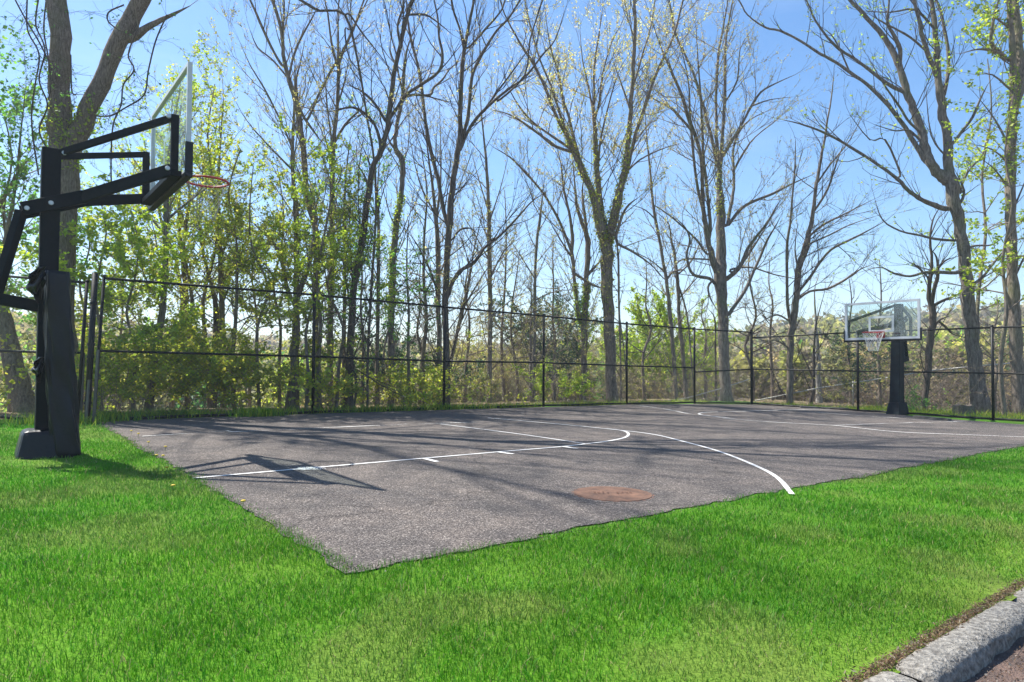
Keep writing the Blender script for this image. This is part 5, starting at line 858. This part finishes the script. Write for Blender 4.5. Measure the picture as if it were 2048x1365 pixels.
thicket('brush', 'pinkish brown bare brush behind the fence around the far goal and to the right', 620, (18.4, 30), (-16, 6), lambda u, v: 1.0+.13*(u-17), lambda u, v: ('brown' if rnd.random() < .75 else 'olive', 1.2, .04), ['twig_pale', 'twig'], 'brush')
# ------------------------------------------------------------------ far woods
def woods(name, label, n, r0, r1, prof, pals, seed, leafn=70, tree_h=(5, 9)):
    r_ = np.random.default_rng(seed); LP = []; LS = []; LC = []; TB = {'A': [], 'R': []}
    for _ in range(n):
        px = r_.uniform(-250, 2300); R = r0+(r1-r0)*r_.random()**.8; D = R; q = at(px, 760, D); gz = float(terr(q[0], q[1])); yt = np.interp(px, *prof)+r_.normal(0, 7)+(1-(R-r0)/(r1-r0))*24
        zt = at(px, yt, D)[2]; hgt = np.clip(zt-gz, 1.5, 14); zt = gz+hgt; w = min(hgt*.28, 2.6)*r_.uniform(.7, 1.2)
        pal = PAL[pals[r_.integers(0, len(pals))] if r_.random() < .85 else 'olive'] if r_.random() > (.25 if px > 1450 else .08) else PAL['brown']; c = np.array(pal[r_.integers(0, 4)])*r_.uniform(.8, 1.35)
        m = int(leafn*(1.2 if R < 60 else .8)); a = r_.normal(size=(m, 3)); a /= np.linalg.norm(a, axis=1, keepdims=True); a *= (r_.random((m, 1))**.4)
        pts = np.array([q[0], q[1], gz+hgt*.6])+a*np.array([w, w, hgt*.42])
        LP.append(pts); LS.append(np.full(m, .0095*R)*r_.uniform(.5, 1.3, m)); LC.append(c*r_.uniform(.65, 1.3, (m, 1)))
        for k in range(7):
            e = pts[r_.integers(0, m)]; b = np.array([q[0], q[1], gz]) if k == 0 else np.array([q[0], q[1], gz+hgt*r_.uniform(.2, .6)]); e = np.array([q[0]+r_.normal(0, .2), q[1], zt-.1*hgt]) if k == 0 else e+a[k]*.3*w
            TB['A'].append([b, (b+e)/2+r_.normal(0, .12, 3), e]); rr = (.0011*R if k == 0 else .0005*R); TB['R'].append([rr, rr*.7, rr*.3])
    B = Batch(); B.t[(3, 3, 0)] = list(zip(TB['A'], TB['R'])); B.lp = np.concatenate(LP); B.ls = np.concatenate(LS); B.lc = np.concatenate(LC)
    B.lp = list(B.lp); o = B.build(name, ['twig_pale', 'leaf'], None); return tag(o, label, 'woods', kind='stuff')
PR = ([-300, 0, 200, 500, 700, 880, 980, 1100, 1250, 1380, 1450, 1520, 1600, 1700, 1800, 1880, 1950, 2048, 2300], [600, 620, 640, 672, 688, 690, 688, 684, 684, 682, 668, 652, 642, 632, 628, 624, 616, 606, 600])
woods('far_woods', 'brown and olive spring woods covering the hillside far behind the fence', 1500, 60, 150, PR, ['brown', 'olive', 'brown', 'brown', 'bud', 'olive'], 3, 170)
PR2 = ([-300, 0, 200, 500, 800, 1000, 1200, 1400, 1500, 1700, 1850, 2048, 2300], [600, 625, 650, 690, 712, 712, 706, 704, 690, 672, 662, 640, 630])
woods('valley_woods', 'denser green and brown woods in the dip just behind the nearest trees', 620, 30, 58, PR2, ['olive', 'yg', 'brown', 'olive', 'bud', 'green'], 4, 420)
print('trees', TREES)
# ------------------------------------------------------------------ thin haze between the far woods and the camera
bm = bmesh.new(); bmesh.ops.create_cube(bm, size=1, matrix=Matrix.Translation((0, 0, 9))@Matrix.Diagonal((720, 720, 46, 1)))
me = bpy.data.meshes.new('haze'); bm.to_mesh(me); bm.free(); o = bpy.data.objects.new('haze', me); COL.objects.link(o); tag(o, 'thin pale spring haze', 'haze', kind='stuff')
m = bpy.data.materials.new('haze'); m.use_nodes = True; n = m.node_tree.nodes; n.clear(); ou = n.new('ShaderNodeOutputMaterial'); pv = n.new('ShaderNodeVolumePrincipled'); pv.inputs['Color'].default_value = (.85, .92, 1, 1); pv.inputs['Density'].default_value = .0015; pv.inputs['Anisotropy'].default_value = .3
m.node_tree.links.new(pv.outputs[0], ou.inputs['Volume']); me.materials.append(m)
